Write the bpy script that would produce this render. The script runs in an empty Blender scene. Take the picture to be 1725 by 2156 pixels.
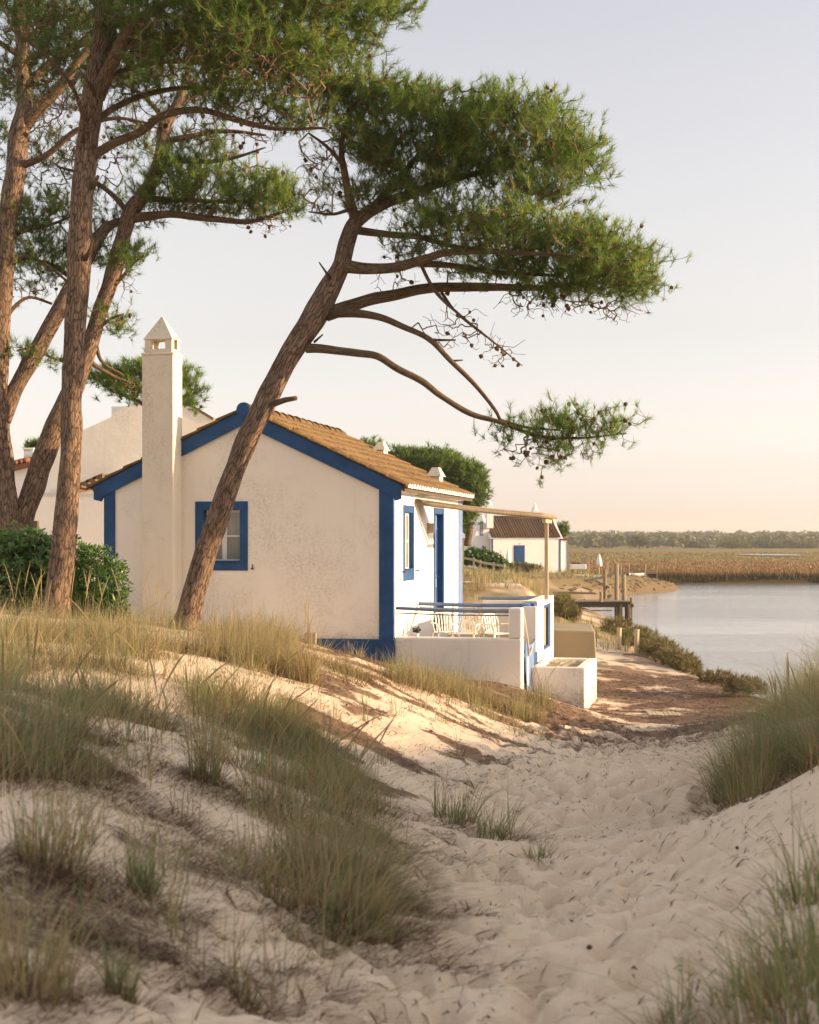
import bpy, bmesh, math, random
import numpy as np
from mathutils import Vector, Matrix

rng = np.random.default_rng(7)
random.seed(7)
SC = bpy.context.scene
COL = SC.collection
R = math.radians

# ------------------------------------------------------------------ camera, light, sky
FPX, CX, HY, CZ = 3300.0, 862.5, 1140.0, 1.62      # focal length, centre and horizon in photograph units; eye height
cam = bpy.data.cameras.new('camera')
cam.sensor_fit = 'HORIZONTAL'
cam.sensor_width = 36.0
cam.lens = 36.0 * FPX / 1725.0
cam.shift_y = (HY - 1078.0) / 1725.0
cam.clip_start = 0.1
cam.clip_end = 9000.0
cam.dof.use_dof = True
cam.dof.focus_distance = 22.5
cam.dof.aperture_fstop = 5.2
camo = bpy.data.objects.new('camera', cam)
COL.objects.link(camo)
camo.location = (0, 0, CZ)
camo.rotation_euler = (R(90), 0, 0)
SC.camera = camo

SUN_EL, SUN_AZ = R(12.0), R(-3.5)                    # azimuth measured from +X towards +Y
sdir = Vector((math.cos(SUN_EL) * math.cos(SUN_AZ), math.cos(SUN_EL) * math.sin(SUN_AZ), math.sin(SUN_EL)))
sun = bpy.data.lights.new('sun', 'SUN')
sun.energy = 2.6
sun.angle = R(0.6)
sun.color = (1.0, 0.69, 0.39)
suno = bpy.data.objects.new('sun', sun)
COL.objects.link(suno)
suno.rotation_euler = sdir.to_track_quat('Z', 'Y').to_euler()

SKY_TINT = [(0.0, (0.425, 0.375, 0.385)), (0.06, (0.435, 0.40, 0.405)), (0.17, (0.455, 0.42, 0.405)), (0.34, (0.465, 0.44, 0.445)), (1.0, (1.03, 0.93, 0.86))]
world = bpy.data.worlds.new('World')
SC.world = world
world.use_nodes = True
wn = world.node_tree
for n in list(wn.nodes):
    wn.nodes.remove(n)
w_out = wn.nodes.new('ShaderNodeOutputWorld')
w_bg = wn.nodes.new('ShaderNodeBackground')
w_sky = wn.nodes.new('ShaderNodeTexSky')
w_sky.sky_type = 'NISHITA'
w_sky.sun_disc = False
w_sky.sun_elevation = SUN_EL
w_sky.sun_rotation = R(90) - SUN_AZ
w_sky.air_density = 1.0
w_sky.dust_density = 1.0
w_sky.ozone_density = 1.0
w_hsv = wn.nodes.new('ShaderNodeHueSaturation')
w_hsv.inputs['Saturation'].default_value = 0.30
w_tc = wn.nodes.new('ShaderNodeTexCoord')
w_sep = wn.nodes.new('ShaderNodeSeparateXYZ')
wn.links.new(w_tc.outputs['Generated'], w_sep.inputs[0])
w_ramp = wn.nodes.new('ShaderNodeValToRGB')             # evening haze: warm towards the horizon, the same all the way round
els = w_ramp.color_ramp.elements
while len(els) < 5: els.new(0.5)
for el, (p_, c_) in zip(els, SKY_TINT):
    el.position = p_; el.color = (*c_, 1)
wn.links.new(w_sep.outputs[2], w_ramp.inputs[0])
w_mul = wn.nodes.new('ShaderNodeMix'); w_mul.data_type = 'RGBA'; w_mul.blend_type = 'MULTIPLY'; w_mul.inputs[0].default_value = 1.0
w_bg.inputs['Strength'].default_value = 0.15
wn.links.new(w_sky.outputs[0], w_hsv.inputs['Color'])
wn.links.new(w_hsv.outputs[0], w_mul.inputs[6])
wn.links.new(w_ramp.outputs[0], w_mul.inputs[7])
wn.links.new(w_mul.outputs[2], w_bg.inputs['Color'])
wn.links.new(w_bg.outputs[0], w_out.inputs['Surface'])

SC.view_settings.view_transform = 'Standard'
SC.view_settings.look = 'None'
SC.view_settings.gamma = 1.0
SC.view_settings.exposure = 2.04
SC.view_settings.use_curve_mapping = False
SC.render.engine = 'CYCLES'
SC.cycles.max_bounces = 6
SC.cycles.diffuse_bounces = 3
SC.cycles.glossy_bounces = 3
SC.cycles.transmission_bounces = 4
SC.cycles.volume_bounces = 0
SC.cycles.caustics_reflective = False
SC.cycles.caustics_refractive = False
SC.cycles.use_denoising = True

def P(x, y, Z):
    """point of the place seen at photograph position (x, y), Z metres ahead"""
    return np.array([(x - CX) / FPX * Z, Z, CZ - (y - HY) / FPX * Z])

def proj(p):
    p = np.asarray(p, float)
    Z = np.maximum(p[..., 1], 0.05)
    return CX + p[..., 0] / Z * FPX, HY + (CZ - p[..., 2]) / Z * FPX

# ------------------------------------------------------------------ noise
def _hash(ix, iy, iz, seed):
    h = (ix.astype(np.int64) * 374761393 + iy.astype(np.int64) * 668265263 + iz.astype(np.int64) * 2147483647 + seed * 974711) & 0xffffffff
    h = ((h ^ (h >> 13)) * 1274126177) & 0xffffffff
    h = ((h ^ (h >> 16)) * 2246822519) & 0xffffffff
    return ((h ^ (h >> 15)) & 0xffff) / 65535.0

def vnoise(x, y, seed=0, z=None):
    x = np.asarray(x, float); y = np.asarray(y, float)
    z = np.zeros_like(x) if z is None else np.asarray(z, float)
    ix, iy, iz = np.floor(x), np.floor(y), np.floor(z)
    fx, fy, fz = x - ix, y - iy, z - iz
    fx, fy, fz = [f * f * (3 - 2 * f) for f in (fx, fy, fz)]
    out = 0
    for dz in (0, 1):
        for dy in (0, 1):
            for dx in (0, 1):
                w = (fx if dx else 1 - fx) * (fy if dy else 1 - fy) * (fz if dz else 1 - fz)
                out = out + w * _hash(ix + dx, iy + dy, iz + dz, seed)
    return out

def fbm(x, y, seed=0, octs=4, z=None, gain=0.5):
    s, a, t = 0, 1, 0
    for i in range(octs):
        k = 2.03 ** i
        s = s + a * vnoise(np.asarray(x) * k, np.asarray(y) * k, seed + i * 17, None if z is None else np.asarray(z) * k)
        t += a
        a *= gain
    return s / t

def sstep(a, b, x):
    t = np.clip((np.asarray(x, float) - a) / (b - a), 0, 1)
    return t * t * (3 - 2 * t)

# ------------------------------------------------------------------ mesh building
class MB:
    def __init__(s):
        s.V, s.F, s.n, s.A = [], {}, 0, {}
    def add(s, V, F, **attrs):
        V = np.asarray(V, float).reshape(-1, 3)
        if isinstance(F, np.ndarray):
            F = [F]
        else:
            d = {}
            for f in F:
                d.setdefault(len(f), []).append(f)
            F = [np.array(v) for v in d.values()]
        for f in F:
            if len(f):
                s.F.setdefault(f.shape[1], []).append(f + s.n)
        for k, a in attrs.items():
            a = np.broadcast_to(np.asarray(a, float), (len(V),) if np.ndim(a) < 2 else np.shape(a))
            s.A.setdefault(k, []).append(a)
        s.V.append(V)
        s.n += len(V)
        return s
    def mesh(s, name, smooth=False):
        V = np.concatenate(s.V)
        me = bpy.data.meshes.new(name)
        me.vertices.add(len(V))
        me.vertices.foreach_set('co', V.astype(np.float32).ravel())
        idx, start, tot, pos = [], [], [], 0
        for k, fl in s.F.items():
            f = np.concatenate(fl)
            idx.append(f.ravel())
            start.append(pos + np.arange(len(f)) * k)
            tot.append(np.full(len(f), k))
            pos += f.size
        idx = np.concatenate(idx); start = np.concatenate(start); tot = np.concatenate(tot)
        me.loops.add(len(idx))
        me.loops.foreach_set('vertex_index', idx.astype(np.int32))
        me.polygons.add(len(start))
        me.polygons.foreach_set('loop_start', start.astype(np.int32))
        me.polygons.foreach_set('loop_total', tot.astype(np.int32))
        me.update(calc_edges=True)
        me.validate()
        me.polygons.foreach_set('use_smooth', np.full(len(start), bool(smooth)))
        for k, al in s.A.items():
            a = np.concatenate(al)
            if a.ndim == 2:
                at = me.attributes.new(k, 'FLOAT_VECTOR', 'POINT'); at.data.foreach_set('vector', a.astype(np.float32).ravel())
            else:
                at = me.attributes.new(k, 'FLOAT', 'POINT'); at.data.foreach_set('value', a.astype(np.float32))
        return me
    def build(s, name, mat, parent=None, smooth=False, label=None, kind=None, loc=None, bevel=0):
        me = s.mesh(name, smooth)
        me.materials.append(mat)
        return link(name, me, parent, label, kind, loc, bevel)

def link(name, me, parent=None, label=None, kind=None, loc=None, bevel=0):
    o = bpy.data.objects.new(name, me)
    COL.objects.link(o)
    if parent is not None:
        o.parent = parent
    if label: o['label'] = label
    if kind: o['kind'] = kind
    if loc is not None: o.location = loc
    if bevel:
        m = o.modifiers.new('bevel', 'BEVEL'); m.width = bevel; m.segments = 3; m.limit_method = 'ANGLE'
    return o

def thing(name, label, cat, loc=(0, 0, 0), rz=0.0, group=None):
    o = bpy.data.objects.new(name, None)
    COL.objects.link(o)
    o.empty_display_size = 0.2
    o.location = loc
    o.rotation_euler = (0, 0, rz)
    return tag(o, label, cat, group)

def tag(o, label, cat, group=None):
    o['label'] = label; o['category'] = cat
    if group: o['group'] = group
    return o

BOXF = np.array([[0, 3, 2, 1], [4, 5, 6, 7], [0, 1, 5, 4], [1, 2, 6, 5], [2, 3, 7, 6], [3, 0, 4, 7]])
def box(mb, x0, x1, y0, y1, z0, z1):
    return mb.add([(x0, y0, z0), (x1, y0, z0), (x1, y1, z0), (x0, y1, z0), (x0, y0, z1), (x1, y0, z1), (x1, y1, z1), (x0, y1, z1)], BOXF)

def hexa(mb, a, b):
    """a solid between two quads given as four corners each"""
    return mb.add(list(a) + list(b), BOXF)

def prism(mb, poly, y0, y1, axes='xz'):
    """polygon extruded: axes 'xz' along y, 'yz' along x, 'xy' along z"""
    n = len(poly)
    def mk(p, d):
        return {'xz': (p[0], d, p[1]), 'yz': (d, p[0], p[1]), 'xy': (p[0], p[1], d)}[axes]
    V = [mk(p, y0) for p in poly] + [mk(p, y1) for p in poly]
    F = [tuple(range(n)), tuple(range(2 * n - 1, n - 1, -1))]
    F += [(i, n + i, n + (i + 1) % n, (i + 1) % n) for i in range(n)]
    return mb.add(V, F)

def beam(mb, a, b, w, h=None, up=(0, 0, 1)):
    h = w if h is None else h
    a = np.asarray(a, float); b = np.asarray(b, float)
    d = b - a; d /= np.linalg.norm(d)
    u = np.asarray(up, float)
    if abs(d @ u) > 0.98: u = np.array([1.0, 0, 0])
    s = np.cross(d, u); s /= np.linalg.norm(s)
    t = np.cross(s, d)
    q = [(-1, -1), (1, -1), (1, 1), (-1, 1)]
    return hexa(mb, [a + s * i * w / 2 + t * j * h / 2 for i, j in q], [b + s * i * w / 2 + t * j * h / 2 for i, j in q])

def tube(mb, pts, rad, sides=8, wob=0.0, cap=True, bark=False, seed=0):
    pts = np.asarray(pts, float); n = len(pts)
    rad = np.broadcast_to(np.asarray(rad, float), (n,))
    T = np.gradient(pts, axis=0); T /= np.linalg.norm(T, axis=1)[:, None] + 1e-9
    u = np.cross(T[0], (0.13, 1, 0.07)); u /= np.linalg.norm(u)
    th = np.arange(sides) / sides * 2 * math.pi
    c, s_ = np.cos(th), np.sin(th)
    V, Bk, L = [], [], 0
    for i in range(n):
        u = u - T[i] * (u @ T[i]); u /= np.linalg.norm(u)
        w = np.cross(T[i], u)
        if i: L += np.linalg.norm(pts[i] - pts[i - 1])
        r = np.full(sides, rad[i])
        if wob:
            r = r * (1 + wob * (vnoise(c * 2.2 + 7 * seed, s_ * 2.2, seed, np.full(sides, L * 3.0)) - 0.5) * 2)
            r = r * (1 + wob * .6 * (vnoise(c * 7 + 7 * seed, s_ * 7, seed + 5, np.full(sides, L * 4.0)) - 0.5) * 2)
        V.append(pts[i] + np.outer(c * r, u) + np.outer(s_ * r, w))
        Bk.append(np.stack([c * .15 + seed, s_ * .15, np.full(sides, L * .23)], 1))
    V = np.concatenate(V)
    i0 = np.arange(n - 1)[:, None] * sides + np.arange(sides)[None]
    i1 = np.arange(n - 1)[:, None] * sides + (np.arange(sides)[None] + 1) % sides
    Q = np.stack([i0, i1, i1 + sides, i0 + sides], -1).reshape(-1, 4)
    F = [Q]
    if cap:
        F += [np.arange(sides)[None, ::-1], (np.arange(sides) + (n - 1) * sides)[None]]
    d = {}
    for f in F: d.setdefault(f.shape[1], []).append(f)
    at = {'bark': np.concatenate(Bk)} if bark else {}
    for k in at: mb.A.setdefault(k, []).append(at[k])
    for k, fl in d.items():
        for f in fl: mb.F.setdefault(k, []).append(f + mb.n)
    mb.V.append(V); mb.n += len(V)
    return mb

def lathe(mb, prof, sides=16, c=(0, 0, 0)):
    prof = np.asarray(prof, float); n = len(prof)
    th = np.arange(sides) / sides * 2 * math.pi
    V = np.stack([prof[:, 0][:, None] * np.cos(th) + c[0], prof[:, 0][:, None] * np.sin(th) + c[1], np.repeat(prof[:, 1][:, None], sides, 1) + c[2]], -1).reshape(-1, 3)
    i0 = np.arange(n - 1)[:, None] * sides + np.arange(sides)[None]
    i1 = np.arange(n - 1)[:, None] * sides + (np.arange(sides)[None] + 1) % sides
    Q = np.stack([i0, i1, i1 + sides, i0 + sides], -1).reshape(-1, 4)
    return mb.add(V, [tuple(q) for q in Q] + [tuple(range(sides - 1, -1, -1)), tuple(range((n - 1) * sides, n * sides))])

def spline(pts, step=None, n=None):
    p = np.asarray(pts, float)
    if len(p) == 2:
        m = n or max(3, int(np.linalg.norm(p[1, :3] - p[0, :3]) / step))
        t = np.linspace(0, 1, m)[:, None]
        return p[0] * (1 - t) + p[1] * t
    q = np.vstack([2 * p[0] - p[1], p, 2 * p[-1] - p[-2]])
    out = []
    for i in range(1, len(q) - 2):
        L = np.linalg.norm(q[i + 1, :3] - q[i, :3])
        m = n or max(2, int(L / step))
        for t in np.linspace(0, 1, m, endpoint=False):
            a, b, c, d = q[i - 1], q[i], q[i + 1], q[i + 2]
            out.append(0.5 * (2 * b + (c - a) * t + (2 * a - 5 * b + 4 * c - d) * t * t + (3 * b - a - 3 * c + d) * t ** 3))
    out.append(q[-2])
    return np.array(out)

# ------------------------------------------------------------------ materials
class NT:
    def __init__(s, name):
        s.m = bpy.data.materials.new(name)
        s.m.use_nodes = True
        s.t = s.m.node_tree
        for n in list(s.t.nodes): s.t.nodes.remove(n)
        s.out = s.t.nodes.new('ShaderNodeOutputMaterial')
        s.b = s.t.nodes.new('ShaderNodeBsdfPrincipled')
        s.t.links.new(s.b.outputs[0], s.out.inputs['Surface'])
        s.b.inputs['Roughness'].default_value = 0.85
        s.b.inputs['Specular IOR Level'].default_value = 0.25
    def n(s, typ, **kw):
        n = s.t.nodes.new(typ)
        for k, v in kw.items():
            setattr(n, k, v)
        return n
    def l(s, a, b):
        s.t.links.new(a, b)
    def obj(s):
        return s.n('ShaderNodeTexCoord').outputs['Object']
    def geo(s):
        return s.n('ShaderNodeNewGeometry').outputs['Position']
    def map(s, vec, scale=(1, 1, 1)):
        m = s.n('ShaderNodeMapping'); m.inputs['Scale'].default_value = scale
        s.l(vec, m.inputs['Vector']); return m.outputs[0]
    def noise(s, vec, scale, detail=4, rough=0.55, dist=0.0):
        m = s.n('ShaderNodeTexNoise')
        m.inputs['Scale'].default_value = scale; m.inputs['Detail'].default_value = detail
        m.inputs['Roughness'].default_value = rough; m.inputs['Distortion'].default_value = dist
        s.l(vec, m.inputs['Vector']); return m.outputs['Fac']
    def ramp(s, fac, stops):
        r = s.n('ShaderNodeValToRGB')
        e = r.color_ramp.elements
        while len(e) < len(stops): e.new(0.5)
        for el, (p, c) in zip(e, stops):
            el.position = p
            el.color = (c, c, c, 1) if np.isscalar(c) else (*c, 1)
        s.l(fac, r.inputs['Fac']); return r.outputs['Color']
    def mix(s, fac, a, b, mode='MIX'):
        m = s.n('ShaderNodeMix', data_type='RGBA', blend_type=mode)
        for sock, v in ((m.inputs[0], fac), (m.inputs[6], a), (m.inputs[7], b)):
            if isinstance(v, bpy.types.NodeSocket): s.l(v, sock)
            elif np.isscalar(v): sock.default_value = v
            else: sock.default_value = (*v, 1)
        return m.outputs[2]
    def math(s, op, a, b=0.0):
        m = s.n('ShaderNodeMath', operation=op)
        for sock, v in ((m.inputs[0], a), (m.inputs[1], b)):
            if isinstance(v, bpy.types.NodeSocket): s.l(v, sock)
            else: sock.default_value = v
        return m.outputs[0]
    def attr(s, name, out='Fac'):
        a = s.n('ShaderNodeAttribute'); a.attribute_name = name
        return a.outputs[out]
    def rnd(s):
        return s.n('ShaderNodeObjectInfo').outputs['Random']
    def col(s, c):
        if isinstance(c, bpy.types.NodeSocket): s.l(c, s.b.inputs['Base Color'])
        else: s.b.inputs['Base Color'].default_value = (*c, 1)
        return s
    def bump(s, h, strength=0.3, dist=0.02):
        b = s.n('ShaderNodeBump'); b.inputs['Strength'].default_value = strength; b.inputs['Distance'].default_value = dist
        s.l(h, b.inputs['Height']); s.l(b.outputs[0], s.b.inputs['Normal']); return s
    def rough(s, v):
        s.b.inputs['Roughness'].default_value = v; return s
    def translucent(s, colr, fac):
        t = s.n('ShaderNodeBsdfTranslucent')
        if isinstance(colr, bpy.types.NodeSocket): s.l(colr, t.inputs['Color'])
        else: t.inputs['Color'].default_value = (*colr, 1)
        m = s.n('ShaderNodeMixShader'); m.inputs[0].default_value = fac
        s.l(s.b.outputs[0], m.inputs[1]); s.l(t.outputs[0], m.inputs[2]); s.l(m.outputs[0], s.out.inputs['Surface'])
        return s

def plaster(name, base, dirt, amount, low=None):
    k = NT(name); v = k.geo()
    big = k.noise(v, 0.9, 5, 0.62, 0.4)
    fine = k.noise(v, 26, 4, 0.7)
    streak = k.noise(k.map(v, (5, 5, 0.7)), 1.0, 5, 0.65)
    mask = k.math('MULTIPLY', k.ramp(big, [(0.48, 0.0), (0.70, 1.0)]), k.ramp(fine, [(0.40, 0.0), (0.72, 1.0)]))
    mask2 = k.math('MULTIPLY', k.ramp(streak, [(0.55, 0.0), (0.8, 1.0)]), k.ramp(fine, [(0.35, 0.2), (0.7, 1.0)]))
    tone = k.mix(k.noise(v, 0.5, 3), [c * 0.94 for c in base], [min(1, c * 1.04) for c in base])
    c = k.mix(k.math('MULTIPLY', mask, amount), tone, dirt)
    c = k.mix(k.math('MULTIPLY', mask2, amount * 0.55), c, [d * 1.35 for d in dirt])
    if low is not None:
        sp = k.n('ShaderNodeSeparateXYZ'); k.l(v, sp.inputs[0])
        zf = k.math('DIVIDE', k.math('SUBTRACT', sp.outputs[2], low), 0.55)
        zm = k.math('SUBTRACT', k.noise(k.map(v, (2.2, 2.2, 1.2)), 1.6, 6, 0.7), zf)
        zm = k.math('MULTIPLY', k.ramp(zm, [(0.30, 0.0), (0.62, 1.0)]), k.ramp(fine, [(0.30, 0.15), (0.62, 1.0)]))
        c = k.mix(k.math('MULTIPLY', zm, 0.75), c, dirt)
    k.col(c).rough(0.9)
    h = k.math('ADD', k.noise(v, 9, 5, 0.6), k.math('MULTIPLY', k.noise(v, 90, 3), 0.35))
    return k.bump(h, 0.35, 0.012).m

def paint(name, c, var=0.25, rough=0.6, bump=0.15):
    k = NT(name); v = k.geo()
    a = k.noise(v, 3.0, 5, 0.65)
    f = k.noise(v, 45, 3, 0.6)
    col = k.mix(k.ramp(a, [(0.3, 0.0), (0.75, 1.0)]), [x * (1 - var) for x in c], [min(1, x * (1 + var)) for x in c])
    col = k.mix(k.math('MULTIPLY', k.ramp(f, [(0.62, 0.0), (0.78, 1.0)]), 0.25), col, [min(1, x * 1.8 + 0.05) for x in c])
    k.col(col).rough(rough)
    return k.bump(k.noise(v, 30, 4), bump, 0.006).m

def wood(name, a, b, scale=(9, 9, 1.2), rough=0.85):
    k = NT(name); v = k.geo()
    g = k.noise(k.map(k.obj(), scale), 3.0, 5, 0.65, 0.6)
    c = k.mix(k.ramp(g, [(0.3, 0.0), (0.7, 1.0)]), a, b)
    c = k.mix(k.math('MULTIPLY', k.rnd(), 0.35), c, [x * 0.6 for x in a])
    k.col(c).rough(rough)
    return k.bump(g, 0.4, 0.008).m

M = {}
M['wall'] = plaster('white_plaster', (0.86, 0.785, 0.67), (0.34, 0.285, 0.195), 0.7, 0.12)
M['wall_low'] = plaster('white_terrace_plaster', (0.86, 0.79, 0.69), (0.30, 0.25, 0.17), 0.7, -0.72)
M['wall_clean'] = plaster('white_limewash', (0.80, 0.755, 0.69), (0.46, 0.39, 0.30), 0.25)
M['chimney'] = plaster('weathered_plaster', (0.74, 0.65, 0.51), (0.24, 0.195, 0.12), 0.8, 0.5)
M['concrete'] = plaster('rough_concrete', (0.30, 0.25, 0.165), (0.11, 0.095, 0.055), 0.95)
M['blue'] = paint('blue_paint', (0.020, 0.072, 0.185), 0.34)
M['blue_light'] = paint('pale_blue_paint', (0.12, 0.20, 0.38), 0.2)
M['railgrey'] = paint('grey_blue_rail', (0.20, 0.25, 0.32), 0.2)
M['white'] = paint('white_paint', (0.78, 0.75, 0.70), 0.05)
M['plastic'] = paint('white_plastic', (0.78, 0.74, 0.66), 0.04, 0.4, 0.02)
M['dark'] = paint('painted_dark_interior', (0.03, 0.028, 0.027), 0.1)  # near black: the dimness of unlit rooms is put into the colour
M['iron'] = paint('rusty_iron', (0.04, 0.03, 0.025), 0.3)
M['yellow'] = paint('yellow_paint', (0.55, 0.33, 0.06), 0.15)
M['wood'] = wood('weathered_wood', (0.20, 0.155, 0.10), (0.36, 0.29, 0.20))
M['wood_pale'] = wood('pale_wood', (0.42, 0.33, 0.21), (0.58, 0.48, 0.33))
M['wood_dark'] = wood('wet_wood', (0.07, 0.052, 0.037), (0.15, 0.115, 0.08))
M['canvas'] = wood('old_canvas', (0.25, 0.195, 0.13), (0.40, 0.33, 0.23), (3, 30, 3))

def tile_mat(name, a, b, lichen, amt):
    k = NT(name); v = k.geo()
    c = k.mix(k.rnd(), a, b)
    n = k.noise(v, 7, 5, 0.7)
    c = k.mix(k.math('MULTIPLY', k.ramp(n, [(0.42, 0.0), (0.62, 1.0)]), amt), c, lichen)
    n2 = k.noise(v, 31, 4, 0.7)
    c = k.mix(k.math('MULTIPLY', k.ramp(n2, [(0.56, 0.0), (0.7, 1.0)]), 0.7), c, (0.055, 0.045, 0.03))
    c = k.mix(k.math('MULTIPLY', k.ramp(n2, [(0.3, 1.0), (0.4, 0.0)]), 0.5), c, (0.5, 0.42, 0.25))
    k.col(c)
    return k.bump(n2, 0.5, 0.01).m
M['tile'] = tile_mat('lichen_roof_tile', (0.08, 0.045, 0.022), (0.18, 0.10, 0.045), (0.19, 0.135, 0.045), 0.6)
M['tile_far'] = tile_mat('brown_roof_tile', (0.10, 0.055, 0.035), (0.18, 0.105, 0.065), (0.14, 0.10, 0.06), 0.6)
M['tile_red'] = tile_mat('red_roof_tile', (0.20, 0.07, 0.04), (0.27, 0.11, 0.065), (0.17, 0.10, 0.06), 0.5)

def bark_mat(name, plate, crack, lichen, sc=26):
    k = NT(name)
    v = k.attr('bark', 'Vector')
    wob = k.n('ShaderNodeTexNoise'); wob.inputs['Scale'].default_value = 14; wob.inputs['Detail'].default_value = 5; wob.inputs['Roughness'].default_value = 0.65
    k.l(v, wob.inputs['Vector'])
    ad = k.n('ShaderNodeVectorMath', operation='MULTIPLY_ADD')
    k.l(wob.outputs['Color'], ad.inputs[0]); ad.inputs[1].default_value = (0.07, 0.07, 0.07); k.l(v, ad.inputs[2])
    vo = k.n('ShaderNodeTexVoronoi', feature='DISTANCE_TO_EDGE'); vo.inputs['Scale'].default_value = sc
    k.l(ad.outputs[0], vo.inputs['Vector'])
    vc = k.n('ShaderNodeTexVoronoi', feature='F1'); vc.inputs['Scale'].default_value = sc
    k.l(ad.outputs[0], vc.inputs['Vector'])
    gate = k.noise(v, 9, 4, 0.6)
    edge = k.ramp(k.math('ADD', vo.outputs['Distance'], k.math('MULTIPLY', gate, 0.16)), [(0.05, 0.0), (0.20, 1.0)])
    fine = k.noise(v, 70, 5, 0.7)
    sep = k.n('ShaderNodeSeparateColor'); k.l(vc.outputs['Color'], sep.inputs[0])
    tone = k.mix(sep.outputs[0], [c * 0.68 for c in plate], [min(1, c * 1.3) for c in plate])
    tone = k.mix(k.math('MULTIPLY', k.ramp(fine, [(0.40, 0.0), (0.66, 1.0)]), 0.55), tone, lichen)
    k.col(k.mix(edge, crack, tone))
    h = k.math('ADD', edge, k.math('MULTIPLY', fine, 0.6))
    return k.bump(h, 0.9, 0.025).m
M['bark'] = bark_mat('pine_bark', (0.185, 0.118, 0.078), (0.055, 0.033, 0.022), (0.27, 0.195, 0.135))
M['limb'] = bark_mat('branch_bark', (0.18, 0.115, 0.065), (0.07, 0.043, 0.025), (0.28, 0.205, 0.12), 34)
k = NT('twig'); k.col((0.17, 0.105, 0.06)); M['twig'] = k.m
k = NT('pine_cone'); v = k.obj(); k.col(k.mix(k.noise(v, 60, 2), (0.035, 0.022, 0.014), (0.15, 0.085, 0.045))); M['cone'] = k.m

def leaf_mat(name, stops, trans=0.35, rough=0.55, spec=0.3):
    k = NT(name)
    c = k.ramp(k.attr('tint'), stops)
    k.col(c).rough(rough); k.b.inputs['Specular IOR Level'].default_value = spec
    return k.translucent(c, trans).m
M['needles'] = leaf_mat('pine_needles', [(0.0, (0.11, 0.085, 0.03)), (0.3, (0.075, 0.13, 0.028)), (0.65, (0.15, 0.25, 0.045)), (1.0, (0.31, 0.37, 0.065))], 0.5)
M['needles_far'] = leaf_mat('stone_pine_needles', [(0.0, (0.04, 0.065, 0.015)), (0.5, (0.11, 0.18, 0.035)), (1.0, (0.21, 0.29, 0.06))], 0.5)
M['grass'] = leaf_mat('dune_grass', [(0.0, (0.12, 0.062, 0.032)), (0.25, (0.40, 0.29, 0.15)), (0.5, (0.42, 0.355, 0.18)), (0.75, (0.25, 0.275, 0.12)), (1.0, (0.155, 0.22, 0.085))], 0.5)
M['leaf'] = leaf_mat('glossy_leaves', [(0.0, (0.025, 0.05, 0.014)), (0.6, (0.075, 0.155, 0.03)), (1.0, (0.19, 0.29, 0.055))], 0.4, 0.35, 0.5)
M['scrub'] = leaf_mat('saltbush', [(0.0, (0.12, 0.07, 0.03)), (0.5, (0.14, 0.125, 0.045)), (1.0, (0.21, 0.20, 0.075))], 0.3)
M['farwood'] = leaf_mat('distant_foliage', [(0.0, (0.06, 0.07, 0.035)), (0.6, (0.095, 0.11, 0.05)), (1.0, (0.16, 0.16, 0.075))], 0.3)
M['reed'] = leaf_mat('marsh_reeds', [(0.0, (0.05, 0.045, 0.022)), (0.3, (0.15, 0.085, 0.035)), (0.6, (0.24, 0.135, 0.052)), (0.8, (0.19, 0.165, 0.055)), (1.0, (0.16, 0.17, 0.055))], 0.2)
M['litter'] = leaf_mat('pine_litter', [(0.0, (0.045, 0.022, 0.012)), (0.6, (0.115, 0.055, 0.028)), (1.0, (0.22, 0.125, 0.065))], 0.0)

k = NT('window_glass')
k.b.inputs['Base Color'].default_value = (0.30, 0.29, 0.25, 1); k.rough(0.08); k.b.inputs['Specular IOR Level'].default_value = 0.6
v = k.obj(); k.col(k.mix(k.noise(k.map(v, (14, 14, 1)), 2.0, 3), (0.20, 0.19, 0.16), (0.42, 0.40, 0.34)))
M['glass'] = k.m

k = NT('water')
v = k.geo()
k.b.inputs['Base Color'].default_value = (0.21, 0.22, 0.225, 1)
k.rough(0.10); k.b.inputs['IOR'].default_value = 1.4; k.b.inputs['Specular IOR Level'].default_value = 0.6
w1 = k.noise(k.map(v, (0.35, 0.75, 1)), 1.0, 4, 0.6, 0.8)
w2 = k.noise(k.map(v, (1.5, 3.2, 1)), 1.0, 4, 0.65, 0.4)
w4 = k.noise(k.map(v, (5.0, 9.0, 1)), 1.0, 3, 0.6, 0.3)
w3 = k.noise(k.map(v, (0.03, 0.09, 1)), 1.0, 3, 0.5)
hh = k.math('ADD', w1, k.math('MULTIPLY', w2, 0.42))
hh = k.math('ADD', hh, k.math('MULTIPLY', w4, 0.12))
hh = k.math('MULTIPLY', hh, k.ramp(w3, [(0.38, 0.25), (0.62, 1.0)]))
k.bump(hh, 0.6, 0.16)
M['water'] = k.m

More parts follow.
